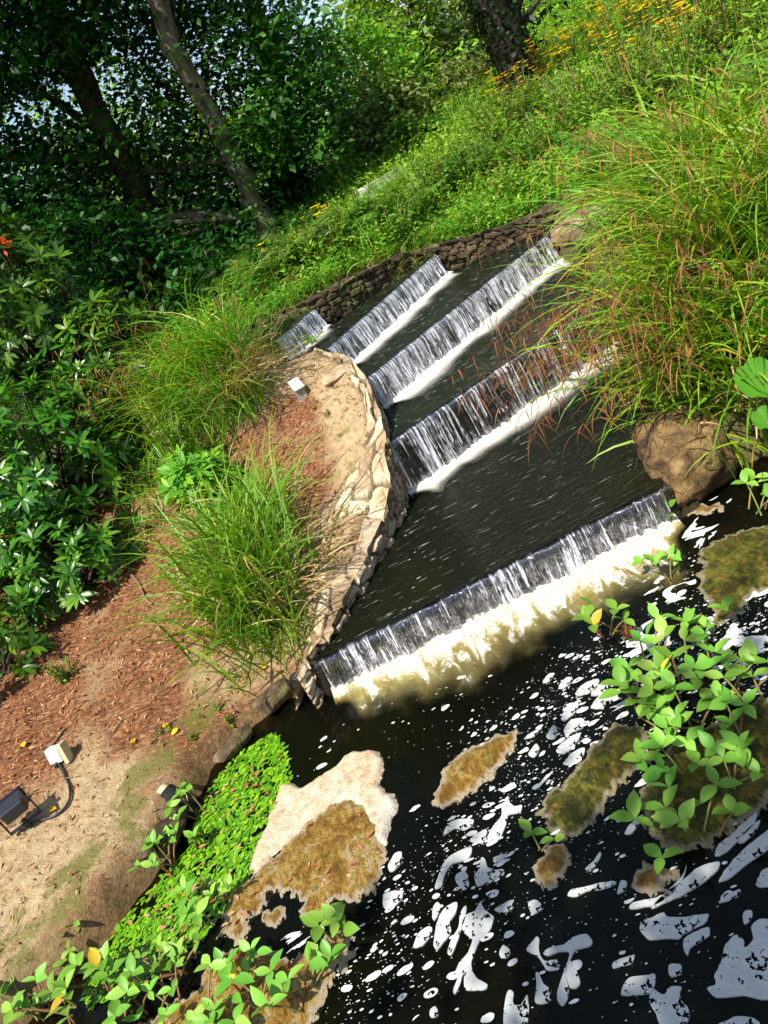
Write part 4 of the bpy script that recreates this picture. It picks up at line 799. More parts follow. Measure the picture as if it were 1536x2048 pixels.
UP = [[(710,830),(740,770),(780,770),(770,800),(730,832)],[(720,875),(750,835),(800,830),(795,865),(750,885),(735,905)],[(690,960),(710,930),(760,895),(790,890),(760,940),(720,970)],[(650,900),(680,855),(695,880),(680,910)],[(635,685),(660,650),(685,650),(660,680)],[(700,700),(730,665),(755,670),(745,690),(715,708)],[(765,730),(800,690),(860,670),(850,710),(790,735)],[(830,735),(850,700),(900,690),(880,730)],[(830,785),(860,740),(890,730),(880,785)],[(720,1010),(750,970),(800,945),(800,970),(760,1010)],[(580,970),(610,930),(625,950),(600,985)],[(560,910),(600,880),(635,862),(600,900)]]
for k, pts in enumerate(UP):
    P = pxpoly(pts, 0, *ZU); P = crisp(P, .006, .003, k + 70); c = P.mean(0); m = MB(); fill_poly(m, P - c, 0, .0022)
    o = m.build('foam_patch', MT['foam'], smooth=False); o.location = (c[0], c[1], .002); tag(o, 'small bright bubbly foam patch in the sunlit drift between narrow algae mat and marsh plants', 'foam patch', 'sunlit foam patches below the front waterfall')

# floating green leaves
lp = leaf_tpl(1, .48, 4, .05, .02); area = pxpoly([(545, 1470), (562, 1500), (582, 1560), (560, 1600), (552, 1640), (522, 1690), (500, 1745), (455, 1800), (430, 1840), (400, 1880), (300, 1960), (170, 2010), (215, 1890), (285, 1810), (345, 1745), (400, 1680), (405, 1620), (440, 1560), (490, 1505)], 0)
lo, hi = area.min(0), area.max(0); q = rng.uniform(lo, hi, (22000, 2)); q = q[sdf(q, area) < .015]; dd = sdf(q, area); q = q[(dd < .015) & (fbm(q[:, 0] * 9, q[:, 1] * 9, 61, 3) > .27)][:4600]
n = len(q); az = rng.normal(R_(40), .7, n) + np.pi * rng.integers(0, 2, n); fw = np.stack((np.cos(az), np.sin(az), rng.normal(.03, .06, n)), 1)
m = MB(); scatter(m, lp, np.column_stack((q, rng.uniform(.003, .010, n))), frames(fw, np.array((0, 0, 1.)) + rng.normal(0, .06, (n, 3))), rng.uniform(.012, .034, n) * rng.uniform(.7, 1, n), rng.beta(1.7, 2.2, n))
tag(m.build('floating_leaves', MT['weed']), 'dense green carpet of small floating leaves along the left bank of the pool', 'floating leaves', None, 'stuff')
# ------------------------------------------------------------------ marsh plants (three-part leaves on arching stalks)
bog_t = leaf_tpl(1, .56, 5, .16, .16, .45)
def marsh_plant(label, p, nst, spread, hgt, size, seed, group='marsh plants growing in the pool', toward=None, yellow=.05):
    global rng
    keep = rng; rng = np.random.default_rng(seed); t = thing('marsh_plant', label, 'marsh plant', p, 0, group); lm, sm = MB(), MB()
    for k in range(nst):
        a = rng.uniform(0, 2 * np.pi) if toward is None else toward + rng.normal(0, .6)
        b = np.array((rng.normal(0, spread * .35), rng.normal(0, spread * .35), -.01)); r = abs(rng.normal(spread, spread * .4)); h = hgt * rng.uniform(.55, 1.15)
        tip = b + np.array((math.cos(a) * r, math.sin(a) * r, h)); mid = (b + tip) / 2 + np.array((math.cos(a) * r * .1, math.sin(a) * r * .1, h * .12)) - np.array((math.cos(a), math.sin(a), 0)) * r * .12
        tube(sm, smooth_path([b, mid, tip], 7), np.linspace(.0038, .0026, 7), 5, rng.uniform(.2, 1))
        n = 3 if rng.random() < .85 else 2; a0 = rng.uniform(0, 2 * np.pi); az = a0 + np.arange(n) * 2.09 + rng.normal(0, .25, n)
        el = rng.uniform(.0, .85, n); fw = np.stack((np.cos(az) * np.cos(el), np.sin(az) * np.cos(el), np.sin(el)), 1)
        tn = rng.uniform(.15, .85, n); tn[rng.random(n) < yellow] = 1
        scatter(lm, bog_t, np.repeat(tip[None], n, 0), frames(fw, np.array((0, 0, 1.)) + rng.normal(0, .25, (n, 3))), size * rng.uniform(.75, 1.15, n), tn)
    sm.build('stems', MT['stem'], t); lm.build('leaves', MT['bog'], t); rng = keep
    return t
BOG = [
 (1215, 1265, .02, 5, .05, .13, .075, 'left end plant of the right marsh clump, leaning out over the tan foam'),
 (1345, 1150, .02, 5, .04, .12, .065, 'small marsh plant with reddish stalks at the right end of the front waterfall'),
 (1330, 1040, .02, 2, .03, .09, .055, 'tiny marsh sprig right against the foot of the front waterfall curtain'),
 (1520, 1020, .02, 6, .06, .13, .075, 'marsh plant at the right edge just below the golden boulder'),
 (1300, 1330, .02, 5, .06, .12, .085, 'marsh plant behind the withered brown tuft in the right clump'),
 (1290, 1400, .02, 5, .05, .12, .090, 'broad leaved marsh plant at the lower left side of the right clump'),
 (1370, 1370, .02, 6, .07, .14, .085, 'marsh plant with a yellowing leaf in the middle of the right clump'),
 (1420, 1270, .02, 4, .05, .14, .075, 'upright marsh plant at the top of the right clump with three pale leaves'),
 (1440, 1330, .02, 5, .06, .14, .085, 'tall marsh plant behind the middle of the right clump'),
 (1500, 1400, .02, 6, .07, .13, .085, 'dense marsh plant at the right edge, level with the mossy long mat'),
 (1410, 1450, .02, 6, .07, .12, .085, 'dense marsh plant in the lower middle of the right clump'),
 (1330, 1480, .02, 6, .06, .10, .080, 'low marsh plant at the lower left corner of the right clump'),
 (1350, 1545, .02, 4, .05, .08, .075, 'small leaved marsh plant on the upper end of the dark mossy mat'),
 (1480, 1490, .02, 5, .06, .11, .080, 'marsh plant at the right edge on the dark mossy mat'),
 (1460, 1570, .02, 3, .06, .10, .080, 'lone marsh plant with spread leaves on the right side of the dark mossy mat'),
 (1330, 1640, .02, 4, .05, .10, .085, 'four stalked marsh plant on the lower left of the dark mossy mat'),
 (1410, 1650, .02, 3, .05, .11, .080, 'marsh plant with pale round leaves on the bottom of the dark mossy mat'),
 (1315, 1735, .01, 1, .02, .07, .085, 'lowest single marsh sprig on the right, growing from the small rust mat'),
 (1075, 1690, .01, 2, .03, .05, .070, 'isolated marsh sprig with one yellow leaf at the foot of the long mossy mat'),
 (395, 1620, .02, 5, .04, .12, .065, 'marsh plant at the bank edge next to the black netted stake'),
 (395, 1690, .02, 3, .03, .09, .055, 'short marsh plant between the netted stake and the floating green leaves'),
 (335, 1730, .02, 6, .06, .12, .065, 'marsh plant with pale crossing stalks overhanging the muddy strip by the bank'),
 (150, 1915, .02, 3, .03, .12, .060, 'thin marsh sprig standing alone against the bank ledge'),
 (115, 1965, .02, 3, .05, .11, .055, 'thin marsh sprig with bare stalks left of the lone one on the bank ledge'),
 (70, 2040, .02, 5, .05, .14, .075, 'marsh plant in the lower left corner below the bank ledge'),
 (20, 1990, .03, 3, .04, .10, .070, 'marsh plant cut off by the left edge at the lower corner'),
 (145, 2020, .02, 5, .06, .15, .085, 'large leaved marsh plant second from the lower left corner'),
 (215, 1960, .02, 6, .06, .15, .085, 'tall bluish marsh plant at the lower end of the floating green leaves'),
 (260, 2015, .02, 5, .06, .12, .080, 'marsh plant at the bottom edge below the tall bluish one'),
 (330, 1975, .02, 7, .07, .09, .055, 'bushy small leaved marsh plant at the bottom right of the floating leaves'),
 (300, 2050, .02, 6, .07, .09, .060, 'small leaved marsh plant cut off by the bottom edge, left of centre'),
 (410, 1850, .02, 4, .05, .10, .075, 'marsh plant rising from the middle of the lower floating leaves'),
 (385, 1910, .02, 4, .05, .09, .070, 'marsh plant between the floating leaves and the large rusty mat'),
 (430, 1800, .02, 3, .04, .08, .055, 'small marsh sprig on the right rim of the floating leaves'),
 (420, 2045, .02, 5, .06, .10, .080, 'marsh plant at the bottom edge on the rusty mat'),
 (520, 2005, .02, 5, .05, .12, .085, 'marsh plant with one bright yellow leaf on the rusty mat'),
 (500, 1935, .02, 3, .04, .10, .065, 'slim marsh plant in front of the white foam channel on the rusty mat'),
 (615, 1975, .02, 5, .06, .11, .085, 'marsh plant on the right part of the rusty mat'),
 (665, 1880, .02, 4, .05, .10, .085, 'marsh plant with reddish stalks at the right tip of the rusty mat'),
]
for k, (px, py, z, n, sp, h, s, lab) in enumerate(BOG):
    marsh_plant(lab, at(px, py, z), n + (px < 900), sp * 1.1, h * .8, s * (.76 if px > 900 else .70), 300 + k, yellow=.10 if 'yellow' in lab else .01)
p = at(1262, 1275, .02); m = MB(); n = 40
blades(m, p + rng.normal(0, .008, (n, 3)) * (1, 1, 0), rng.uniform(0, 6.28, n), rng.uniform(.1, .6, n), rng.uniform(.3, 1, n), rng.uniform(.03, .07, n), rng.uniform(.004, .008, n), rng.uniform(0, .6, n))
tag(m.build('withered_tuft', MT['dry']), 'withered reddish brown tuft among the right marsh plants', 'dead plant')

# ------------------------------------------------------------------ rhododendrons
rl = leaf_tpl(1, .30, 4, .10, .18, .52)
def rhodo(label, c, rad, nw, seed, leaf=.09, group='rhododendron bushes on the left bank', flower=None, mat='rhodo'):
    global rng
    keep = rng; rng = np.random.default_rng(seed); c = np.asarray(c, float); base = np.array((c[0], c[1], g1(c[0], c[1]) - .02))
    t = thing('rhododendron', label, 'shrub', base, 0, group); lm, sm = MB(), MB(); rad = np.asarray(rad, float); c[2] = max(c[2], base[2] + .6 * rad[2])
    nw = int(nw * 1.3); d = rand_dirs(nw * 2); d = d[d[:, 2] > -.6][:nw]; n = len(d); shell = rng.choice((1., .86, .70), n, p=(.62, .25, .13)) * rng.uniform(.86, 1.1, n)
    lump = .80 + .45 * fbm(d[:, 0] * 2 + seed, d[:, 1] * 2 + d[:, 2] * 1.5, seed, 2)
    P = c - base + d * rad * (shell * lump)[:, None]
    d = d[P[:, 2] > .05]; P = P[P[:, 2] > .05]; n = len(P); ax = unit((P - (c - base)) / rad + np.array((0, 0, .75)) + rng.normal(0, .15, (n, 3)))
    for k in range(n):
        q = int(rng.integers(8, 13)); a = np.arange(q) * 2.4 + rng.uniform(0, 6.3); el = rng.uniform(-.15, .75, q) * (1 - .3 * np.arange(q) / q) + .35 * np.arange(q) / q
        x = unit(np.cross(ax[k], (.3, .9, .1))); y = np.cross(ax[k], x)
        fw = np.cos(a)[:, None] * np.cos(el)[:, None] * x + np.sin(a)[:, None] * np.cos(el)[:, None] * y + np.sin(el)[:, None] * ax[k]
        sc = .88 * leaf * rng.uniform(.65, 1.15, q) * rng.uniform(.8, 1.1)
        scatter(lm, rl, np.repeat(P[k][None], q, 0) + fw * .008, frames(fw, ax[k] + rng.normal(0, .1, (q, 3))), sc, np.clip(rng.normal(.45, .2, q) + .2 * (rng.random() < .3), 0, 1))
        if rng.random() < .32:
            mid = P[k] * .55 + rng.normal(0, .05, 3) * rad; mid[2] = abs(mid[2]) * .8
            tube(sm, smooth_path([(rng.normal(0, .04), rng.normal(0, .04), 0), mid * np.array((.6, .6, .8)), P[k]], 6), np.linspace(.011, .004, 6), 4, .5, cap=False)
    sm.build('stems', MT['darkbark'], t); lm.build('leaves', MT[mat], t)
    if flower is not None:
        fm = MB(); fp = np.asarray(flower) - base; q = 26; fw = unit(rng.normal(0, .6, (q, 3)) + np.array((.2, -.9, .2)))
        scatter(fm, leaf_tpl(1, .5, 3, .1, .1), fp + rng.normal(0, .018, (q, 3)), frames(fw, np.array((0, 0, 1.)) + 0 * fw), rng.uniform(.025, .045, q), rng.uniform(0, 1, q)); fm.build('flower', MT['red'], t)
    rng = keep
rhodo('tall rhododendron at the upper left edge with one red flower', at(0, 590, Y=5.5), (.42, .45, .50), 210, 41, .10, flower=at(12, 488, Y=5.15))
rhodo('rhododendron forming the upper middle of the left thicket, under the dark trees', at(165, 720, Y=5.5), (.50, .45, .40), 165, 42, .10)
rhodo('rhododendron with brown flower buds, right flank of the left thicket beside the grasses', at(235, 700, Y=5.2), (.30, .34, .33), 64, 49, .10)
rhodo('large glossy rhododendron in the middle of the left thicket, cut by the left edge', at(50, 930, Y=4.6), (.52, .48, .42), 170, 43, .105)
rhodo('shadowed rhododendron between the large glossy one and the bare twigs', at(190, 900, Y=4.8), (.33, .35, .36), 90, 44, .10)
rhodo('bright rhododendron low in the thicket, facing the wood chips and the grass clump', at(185, 1190, Y=4.05), (.33, .28, .27), 88, 45, .10)
rhodo('rhododendron at the left edge, just above the lowest one', at(40, 1130, Y=4.2), (.40, .35, .33), 84, 46, .105)
rhodo('lowest rhododendron at the left edge, over the brown litter', at(10, 1340, Y=3.62), (.24, .24, .23), 52, 47, .095)
rhodo('small young rhododendron standing alone between the grass clump and the straw sedge', (-.80, 4.17, .60), (.19, .19, .20), 46, 48, .10, group=None, mat='bush')
def herb(name, label, cat, p, nst, spread, h, leaf, seed, mat, tplw=.4, group=None, nleaf=12, flowers=0, fmat='yellow', fsize=.018, droop=.1, upright=.9, stem='stem', tint=(.5, .22)):
    """upright stems set with leaves, some with flowers"""
    global rng
    keep = rng; rng = np.random.default_rng(seed); t = thing(name, label, cat, p, 0, group) if label else None; lm, sm, fms = MB(), MB(), []; tp = leaf_tpl(1, tplw, 2, .15, droop)
    az = rng.uniform(0, 6.28, nst); rr = np.sqrt(rng.random(nst)) * spread; base = np.stack((np.cos(az) * rr * .5, np.sin(az) * rr * .5, -.02 + 0 * az), 1); hh = h * rng.uniform(.55, 1.1, nst)
    tip = np.stack((np.cos(az) * rr * 1.15, np.sin(az) * rr * 1.15, hh * upright), 1) + rng.normal(0, .03 * h, (nst, 3))
    for k in range(nst):
        c = smooth_path([base[k], base[k] * .4 + tip[k] * .6 * np.array((.8, .8, 1.05)), tip[k]], 6); tube(sm, c, np.linspace(.0045, .0018, 6) * (1 + h), 4, rng.uniform(0, .8), cap=False)
        f = rng.uniform(.12, 1, nleaf); ii = f * 5; i0 = np.minimum(ii.astype(int), 4); q = c[i0] + (c[i0 + 1] - c[i0]) * (ii - i0)[:, None]
        a = rng.uniform(0, 6.28, nleaf); el = rng.uniform(-.2, .7, nleaf); fw = np.stack((np.cos(a) * np.cos(el), np.sin(a) * np.cos(el), np.sin(el)), 1)
        scatter(lm, tp, q, frames(fw, np.array((0, 0, 1.)) + rng.normal(0, .3, (nleaf, 3))), leaf * rng.uniform(.6, 1.15, nleaf) * (1.1 - .35 * f), np.clip(rng.normal(*tint, nleaf) , 0, 1))
        if flowers and rng.random() < flowers:
            nf = int(rng.integers(1, 4)); cp_ = tip[k] + rng.normal(0, .022, (nf, 3))
            for cc in cp_:
                fm = MB(); fms.append(fm); pa = np.arange(5) * 1.2566 + rng.uniform(0, 1); fw = np.stack((np.cos(pa), np.sin(pa), .35 + 0 * pa), 1); tv, tf = leaf_tpl(1, .75, 2, .0, .1)
                fm.add(np.concatenate([np.array([cc + fsize * (x_ @ v_) for v_ in tv]) for x_ in frames(fw, np.array((0, 0, 1.)) + 0 * fw)]), np.concatenate([tf + 9 * i_ for i_ in range(5)]), rng.uniform(0, 1))
    rng = keep
    sm.build('stems', MT[stem], t); lm.build('leaves', MT[mat], t)
    for fm in fms: fm.build('flower', MT[fmat], t)
    return t
p = on_ground(135, 1355, .25); herb('weed', 'small bright green weed on bare litter below the lowest rhododendrons', 'weed', p, 14, .06, .13, .028, 61, 'bush', .45)
for k, (x, y, lab) in enumerate(((440, 1415, 'tiny green seedling nearest the dark stone at the water edge'), (330, 1465, 'tiny green seedling on open litter above the smooth grey stone'), (385, 1480, 'tiny green seedling just left of the smooth grey stone'), (455, 1445, 'tiny green seedling among twigs at the crumbling bank edge'), (630, 815, 'tiny green seedling between the marker post and the wall top'), (655, 830, 'low green sprig on bare soil right of the marker post'))):
    herb('seedling', lab, 'weed', on_ground(x, y, .15 if y > 1000 else .7), 5, .025, .035, .022, 620 + k, 'bush', .4, 'seedlings on the left bank', 5)

# ------------------------------------------------------------------ grasses and sedges
def tuft(name, label, cat, p, n, L, spread, seed, mat='grass', width=.009, bias=None, bend=(1.3, 2.4), lean=(.05, .55), dead=0, group=None, stalks=0, spikes=True, tint=(.5, .2), stalk_bias=None, deadbias=None, slean=(.15, .6), sbend=(.9, 1.7)):
    global rng
    keep = rng; rng = np.random.default_rng(seed); t = thing(name, label, cat, p, 0, group); m = MB()
    az = rng.uniform(0, 6.28, n)
    if bias is not None: k = rng.random(n) < bias[1]; az = np.where(k, bias[0] + rng.normal(0, bias[2], n), az)
    b = np.column_stack((rng.normal(0, spread, n), rng.normal(0, spread * (1.5 if seed == 71 else 1), n), np.full(n, -.02))); gzz = gz(p[0] + b[:, 0], p[1] + b[:, 1]) - p[2]; b[:, 2] += np.clip(gzz, -.15, .15)
    tn = np.clip(rng.normal(*tint, n), 0, .86); tn[rng.random(n) < .05] = 1
    blades(m, b, az, rng.uniform(*lean, n), rng.uniform(*bend, n), L * rng.uniform(.35, 1.15, n), width * rng.uniform(.6, 1.2, n), tn, 8, .5)
    m.build('blades', MT[mat], t)
    if dead:
        m = MB(); az = rng.uniform(0, 6.28, dead) if deadbias is None else deadbias + rng.normal(0, .55, dead)
        blades(m, np.column_stack((rng.normal(0, spread, (dead, 2)), np.full(dead, -.01))), az, rng.uniform(.5, 1.2, dead), rng.uniform(.6, 1.4, dead), L * rng.uniform(.4, .75, dead), width * rng.uniform(.4, .8, dead), rng.uniform(0, 1, dead), 6, .8)
        m.build('dead_blades', MT['straw'], t)
    if stalks:
        m = MB(); az = rng.uniform(0, 6.28, stalks) if stalk_bias is None else stalk_bias[0] + rng.normal(0, stalk_bias[1], stalks)
        cen = blades(m, np.column_stack((rng.normal(0, spread, (stalks, 2)), np.zeros(stalks))), az, rng.uniform(*slean, stalks), rng.uniform(*sbend, stalks), L * rng.uniform(.8, 1.45, stalks), np.full(stalks, .0032), rng.uniform(.2, .9, stalks), 9, .3, 1.6)
        if spikes:
            for f in (.62, .74, .86, .95, .99):
                i = int(f * 9); q = cen[:, i] + (cen[:, min(i + 1, 9)] - cen[:, i]) * (f * 9 - i); k = rng.random(stalks) < .9; q = q[k]; nn_ = len(q)
                blades(m, q, az[k] + rng.normal(0, .5, nn_), rng.uniform(1.5, 2.2, nn_), rng.uniform(.7, 1.3, nn_), rng.uniform(.07, .15, nn_), rng.uniform(.0042, .0065, nn_), rng.uniform(.05, .85, nn_), 4, .2, .7)
                blades(m, q, az[k] + 1.57 + rng.normal(0, .5, nn_), rng.uniform(2.0, 2.6, nn_), rng.uniform(.4, .8, nn_), rng.uniform(.05, .12, nn_), rng.uniform(.0042, .006, nn_), rng.uniform(.05, .7, nn_), 4, .2, .7)
        m.build('flower_stalks', MT['dry'], t)
    rng = keep; return t
p = on_ground(520, 1195, .33); tuft('grass_clump', 'big bright green grass clump on the left bank, blades arching over red litter', 'grass clump', p, 640, .66, .12, 71, 'grass', .013, (R_(245), .35, .7), (.3, 2.0), (.0, .62), dead=170, deadbias=R_(-5), tint=(.52, .22))
p = on_ground(500, 1060, .42); tuft('grass_clump', 'grass clump behind the biggest one, nearer the young rhododendron', 'grass clump', p, 400, .50, .12, 72, 'grass', .0085, dead=40, tint=(.6, .2))
p = on_ground(590, 1265, .28); tuft('grass_clump', 'sparse short grass beside the near end of the pale wall', 'grass clump', p, 60, .22, .05, 73, 'grass', .006, tint=(.6, .2))
p = np.array((-.40, 4.62, g1(-.40, 4.62))); tuft('grass_clump', 'sedge clump with straw-brown base, left of the topmost waterfall', 'grass clump', p, 560, .74, .11, 74, 'sedge', .008, (R_(170), .25, .9), dead=220, deadbias=R_(-50), stalks=26, spikes=True, tint=(.5, .2))
p = np.array((-.75, 4.75, g1(-.75, 4.75))); tuft('grass_clump', 'pale yellowish grass clump between the thicket and the straw-based sedge', 'grass clump', p, 520, .72, .14, 75, 'sedge', .0075, dead=60, tint=(.7, .15), stalks=10)
p = np.array((-.95, 4.45, g1(-.95, 4.45))); tuft('grass_clump', 'low matted grass beside the young rhododendron', 'grass clump', p, 380, .44, .16, 76, 'sedge', .006, dead=60, tint=(.6, .2))
p = on_ground(285, 830, .65); tuft('grass_clump', 'rank grass filling the gap right of the middle rhododendrons', 'grass clump', p, 380, .42, .16, 78, 'sedge', .007, dead=40, tint=(.6, .2), stalks=6)
p = on_ground(330, 700, .85); tuft('grass_clump', 'long pale grass behind the straw sedge, against the dark bushes', 'grass clump', p, 300, .55, .14, 79, 'sedge', .007, dead=30, tint=(.6, .2), stalks=14)
for k, (x, y, h_, lab) in enumerate(((345, 885, .16, 'leafy green weed in front of the young rhododendron'), (300, 905, .18, 'leafy green weed at the shaded foot of the thicket'), (430, 900, .12, 'low leafy weed between young rhododendron and grass clump'), (395, 770, .2, 'leafy weed among pale grasses behind the young rhododendron'), (300, 960, .14, 'sparse weed with thin stems beside the bare twigs'))):
    herb('weed', lab, 'weed', on_ground(x, y, .6), 22, .13, h_, .036, 640 + k, 'bush', .42, 'leafy weeds at the edge of the thicket', 10)
p = on_ground(355, 920, .6); tuft('grass_clump', 'thin grass wisp in the shade below the young rhododendron', 'grass clump', p, 70, .3, .08, 77, 'grass', .005, dead=30, tint=(.4, .2))
SEDGE = 'sedges hanging over the right side of the cascade'
LEFT = R_(185)
for k, (x, y, n, L, lab, st) in enumerate((
    (1.52, 3.10, 420, .62, 'sedge clump directly above the golden boulder, blades hanging in front of it', 12),
    (1.90, 3.40, 520, .80, 'largest sedge clump at right, brown flower stalks drooping toward the second waterfall', 22),
    (2.1, 4.05, 360, .66, 'sedge clump on the right bank, its blades across the end of the third waterfall', 8),
    (2.25, 3.25, 400, .74, 'sedge clump near the right edge with tall leaning seed stalks', 9),
    (2.35, 4.0, 340, .62, 'sedge clump high on the right bank under the yellow flowers', 4),
    (1.56, 3.42, 110, .60, 'sedge clump overhanging the second waterfall, thick with drooping brown stalks', 80),
    (1.46, 2.90, 150, .40, 'short sedge tuft hanging over the dark bank edge right of the boulder', 6),
    (1.78, 2.92, 300, .55, 'dark green sedge clump right of the boulder, hanging to the water', 10),
    (2.9, 3.7, 280, .66, 'sedge clump at the far right edge below the yellow flowers', 3))):
    z = g1(x, y); tuft('sedge', lab, 'sedge', (x, y, z), int(n * .95), L * 1.22, .12, 80 + k, 'sedge', .0145, (LEFT, .45, .8), (.8, 2.1), (.1, .8), 40, SEDGE, st, True, (.66, .2), (LEFT + .35, .6), None, *(((.75, 1.15), (.6, 1.2)) if 'thick with' in lab else ((.15, .6), (.9, 1.7))))
for k, (px, py, Y, lab, n, L, mt) in enumerate((
    (960, 420, 5.95, 'dark green strappy grass tuft above the back wall', 150, .36, 'grass'), (900, 450, 5.9, 'yellowish wispy grass tuft hanging over the back wall', 160, .26, 'sedge'),
    (820, 490, 5.75, 'short yellow green grass on the back wall beside the fourth waterfall', 140, .20, 'sedge'), (660, 575, 5.42, 'long green grass hanging over the left part of the back wall', 150, .26, 'grass'), (770, 515, 5.6, 'green grass draping the back wall above the fourth waterfall', 150, .24, 'sedge'), (860, 480, 5.85, 'mixed grass draping the middle of the back wall', 150, .24, 'grass'), (930, 452, 5.92, 'dense low grass at the middle right of the back wall', 170, .26, 'sedge'), (985, 432, 5.9, 'bright grass over the right part of the back wall', 170, .28, 'grass'), (1045, 415, 5.85, 'grass on the soil ledge where the back wall ends', 160, .28, 'sedge'), (1000, 412, 6.15, 'taller grass behind the right part of the back wall', 160, .34, 'grass'), (1020, 440, 6.0, 'grass hanging over the right end of the back wall', 150, .26, 'sedge'), (590, 625, 5.3, 'shaded grass over the back wall beside the uppermost waterfall', 130, .26, 'grass'), (720, 540, 5.55, 'dry straw coloured grass hanging on the left part of the back wall', 90, .18, 'sedge'), (1150, 85, 10, 'pale grass tussock alone on the sunny slope right of the ivy trunk', 220, .6, 'olive'))):
    p = at(px, py, Y=Y); p[2] = g1(p[0], p[1]); tuft('grass_tuft', lab, 'grass tuft', p, n, L, .05, 100 + k, mt, .007, dead=25, tint=(.55, .2))

# ------------------------------------------------------------------ ferns
def fern(label, p, nf, L, seed, group='ferns on the bank above the waterfalls'):
    global rng
    keep = rng; rng = np.random.default_rng(seed); t = thing('fern', label, 'fern', p, 0, group); lm, sm = MB(), MB(); tp = leaf_tpl(1, .105, 3, .05, .22, .25)
    for k in range(nf):
        az = rng.uniform(0, 6.28); l = L * rng.uniform(.75, 1.1); a0 = rng.uniform(.15, .5); t_ = np.linspace(0, 1, 22); ang = a0 + rng.uniform(.9, 1.5) * t_
        h = np.cumsum(np.sin(ang)) * l / 22; z = np.cumsum(np.cos(ang)) * l / 22; c = np.stack((np.cos(az) * h, np.sin(az) * h, z), 1); tube(sm, c[::3], .003, 4, .4, cap=False)
        i = np.arange(3, 22); d = unit(np.gradient(c, axis=0))[i]; s = np.array((-math.sin(az), math.cos(az), 0)); up = np.cross(d, s); up *= np.sign(up[:, 2:3] + 1e-9); pl = rng.uniform(.85, 1.15, len(i)) * l * .26 * np.sin(np.pi * np.clip((i - 1) / 23, 0, 1) ** .8) ** .8 + .01
        for sg in (-1, 1):
            fw = unit(s * sg + d * .5 + rng.normal(0, .12, d.shape)); scatter(lm, tp, c[i], frames(fw, up), pl, np.clip(rng.normal(.55, .12, len(i)) + rng.normal(0, .1), 0, 1))
    rng = keep; sm.build('stalks', MT['stem'], t); lm.build('fronds', MT['fern'], t)
for k, (px, py, Y, n, L, lab) in enumerate((
    (765, 430, 6.4, 8, .42, 'large feathery fern in the middle of the bank above the back wall'), (700, 460, 6.3, 8, .38, 'fern left of the large feathery one, near the pale tree trunk'), (620, 520, 6.0, 8, .34, 'fern at the foot of the pale tree trunk'),
    (560, 560, 5.8, 9, .36, 'shaded fern at the dark left end of the back wall'), (830, 440, 6.3, 7, .34, 'fern right of the large feathery one'), (1215, 320, 4.9, 8, .34, 'yellow green fern peeping out behind the sedge blades'), (1090, 250, 6.8, 7, .36, 'fern below the yellow flowers and the ivy trunk'),
    (905, 370, 6.8, 7, .34, 'fern high on the bank above the dark strappy tuft'), (1000, 330, 6.4, 7, .32, 'fern half way between ivy trunk and back wall'), (500, 610, 5.7, 8, .32, 'shaded fern above the topmost waterfall'))):
    p = at(px, py, Y=Y); p[2] = g1(p[0], p[1]); p[2] += .06; fern(lab, p, n + 2, L * 1.2, 110 + k)

# ------------------------------------------------------------------ flowering plants and shrubs of the sunny slope
for k, (px, py, Y, n, h, lab) in enumerate((
    (1060, 235, 7.2, 30, .42, 'yellow flowering plant at the foot of the ivy trunk'), (1120, 190, 7.4, 30, .45, 'yellow flowering plant right of the ivy trunk'), (1170, 150, 7.2, 26, .45, 'yellow flowering plant half way up the slope by the rusty bare patch'),
    (1250, 110, 6.8, 34, .5, 'yellow flowering plant beside the rusty bare patch'), (1320, 80, 6.5, 40, .5, 'dense yellow flowering plant near the top right'), (1390, 60, 6.0, 40, .5, 'brightest yellow flowering plant below the dead trunk'), (1300, 170, 6.0, 34, .45, 'yellow flowering plant below the dense one'),
    (1390, 150, 5.4, 34, .45, 'leafy yellow flowering plant above the tall seed stalks'), (1470, 110, 5.2, 30, .45, 'yellow flowering plant at the right edge below the dead trunk'), (640, 460, 6.6, 24, .34, 'low yellow flowering plant beside the pale tree trunk'), (590, 510, 6.2, 20, .30, 'low yellow flowering plant in front of the pale tree trunk'))):
    p = at(px, py, Y=Y); p[2] = g1(p[0], p[1]); herb('flowering_plant', lab, 'wildflower', p, n, .26, h, .05, 130 + k, 'bush', .34, 'yellow wildflowers on the slope', 16, .85 if py < 300 else .35, 'yellow', .040)
for k, (px, py, Y, n, h, lab) in enumerate((
    (700, 440, 6.5, 44, .34, 'leafy green shrub above the left part of the back wall'), (860, 410, 6.6, 44, .36, 'leafy green shrub in the middle of the fern bank'), (950, 370, 6.6, 40, .36, 'leafy green shrub above the dark strappy tuft'), (1020, 300, 6.8, 44, .4, 'leafy green shrub left below the ivy trunk'),
    (1100, 330, 6.0, 44, .36, 'dark green shrub between fern bank and the red soil'), (1180, 240, 6.0, 44, .42, 'leafy shrub right of the ferns, under the yellow flowers'), (1270, 240, 5.5, 40, .42, 'dark leafy shrub behind the tall seed stalks'), (640, 520, 5.95, 34, .28, 'low shrub right of the pale tree trunk, above the wall'), (780, 470, 6.0, 36, .26, 'low shrub hanging above the fourth waterfall'), (1380, 220, 5.0, 40, .4, 'leafy shrub at the right among the sedge stalks'), (1060, 370, 5.9, 26, .2, 'round leaved bramble above the red soil patch'))):
    p = at(px, py, Y=Y); p[2] = g1(p[0], p[1]); herb('shrub', lab, 'shrub', p, n, .30, h * 1.25, .064, 150 + k, 'bush', .42, 'leafy shrubs on the bank above the wall', 22, tint=(.42 if 'dark' in lab else .55, .2))
p = on_ground(585, 705, .95); herb('bramble', 'bright green bramble trailing over the wall end beside the top waterfalls', 'bramble', p, 16, .26, .10, .05, 171, 'bush', .55, None, 12, upright=.8)
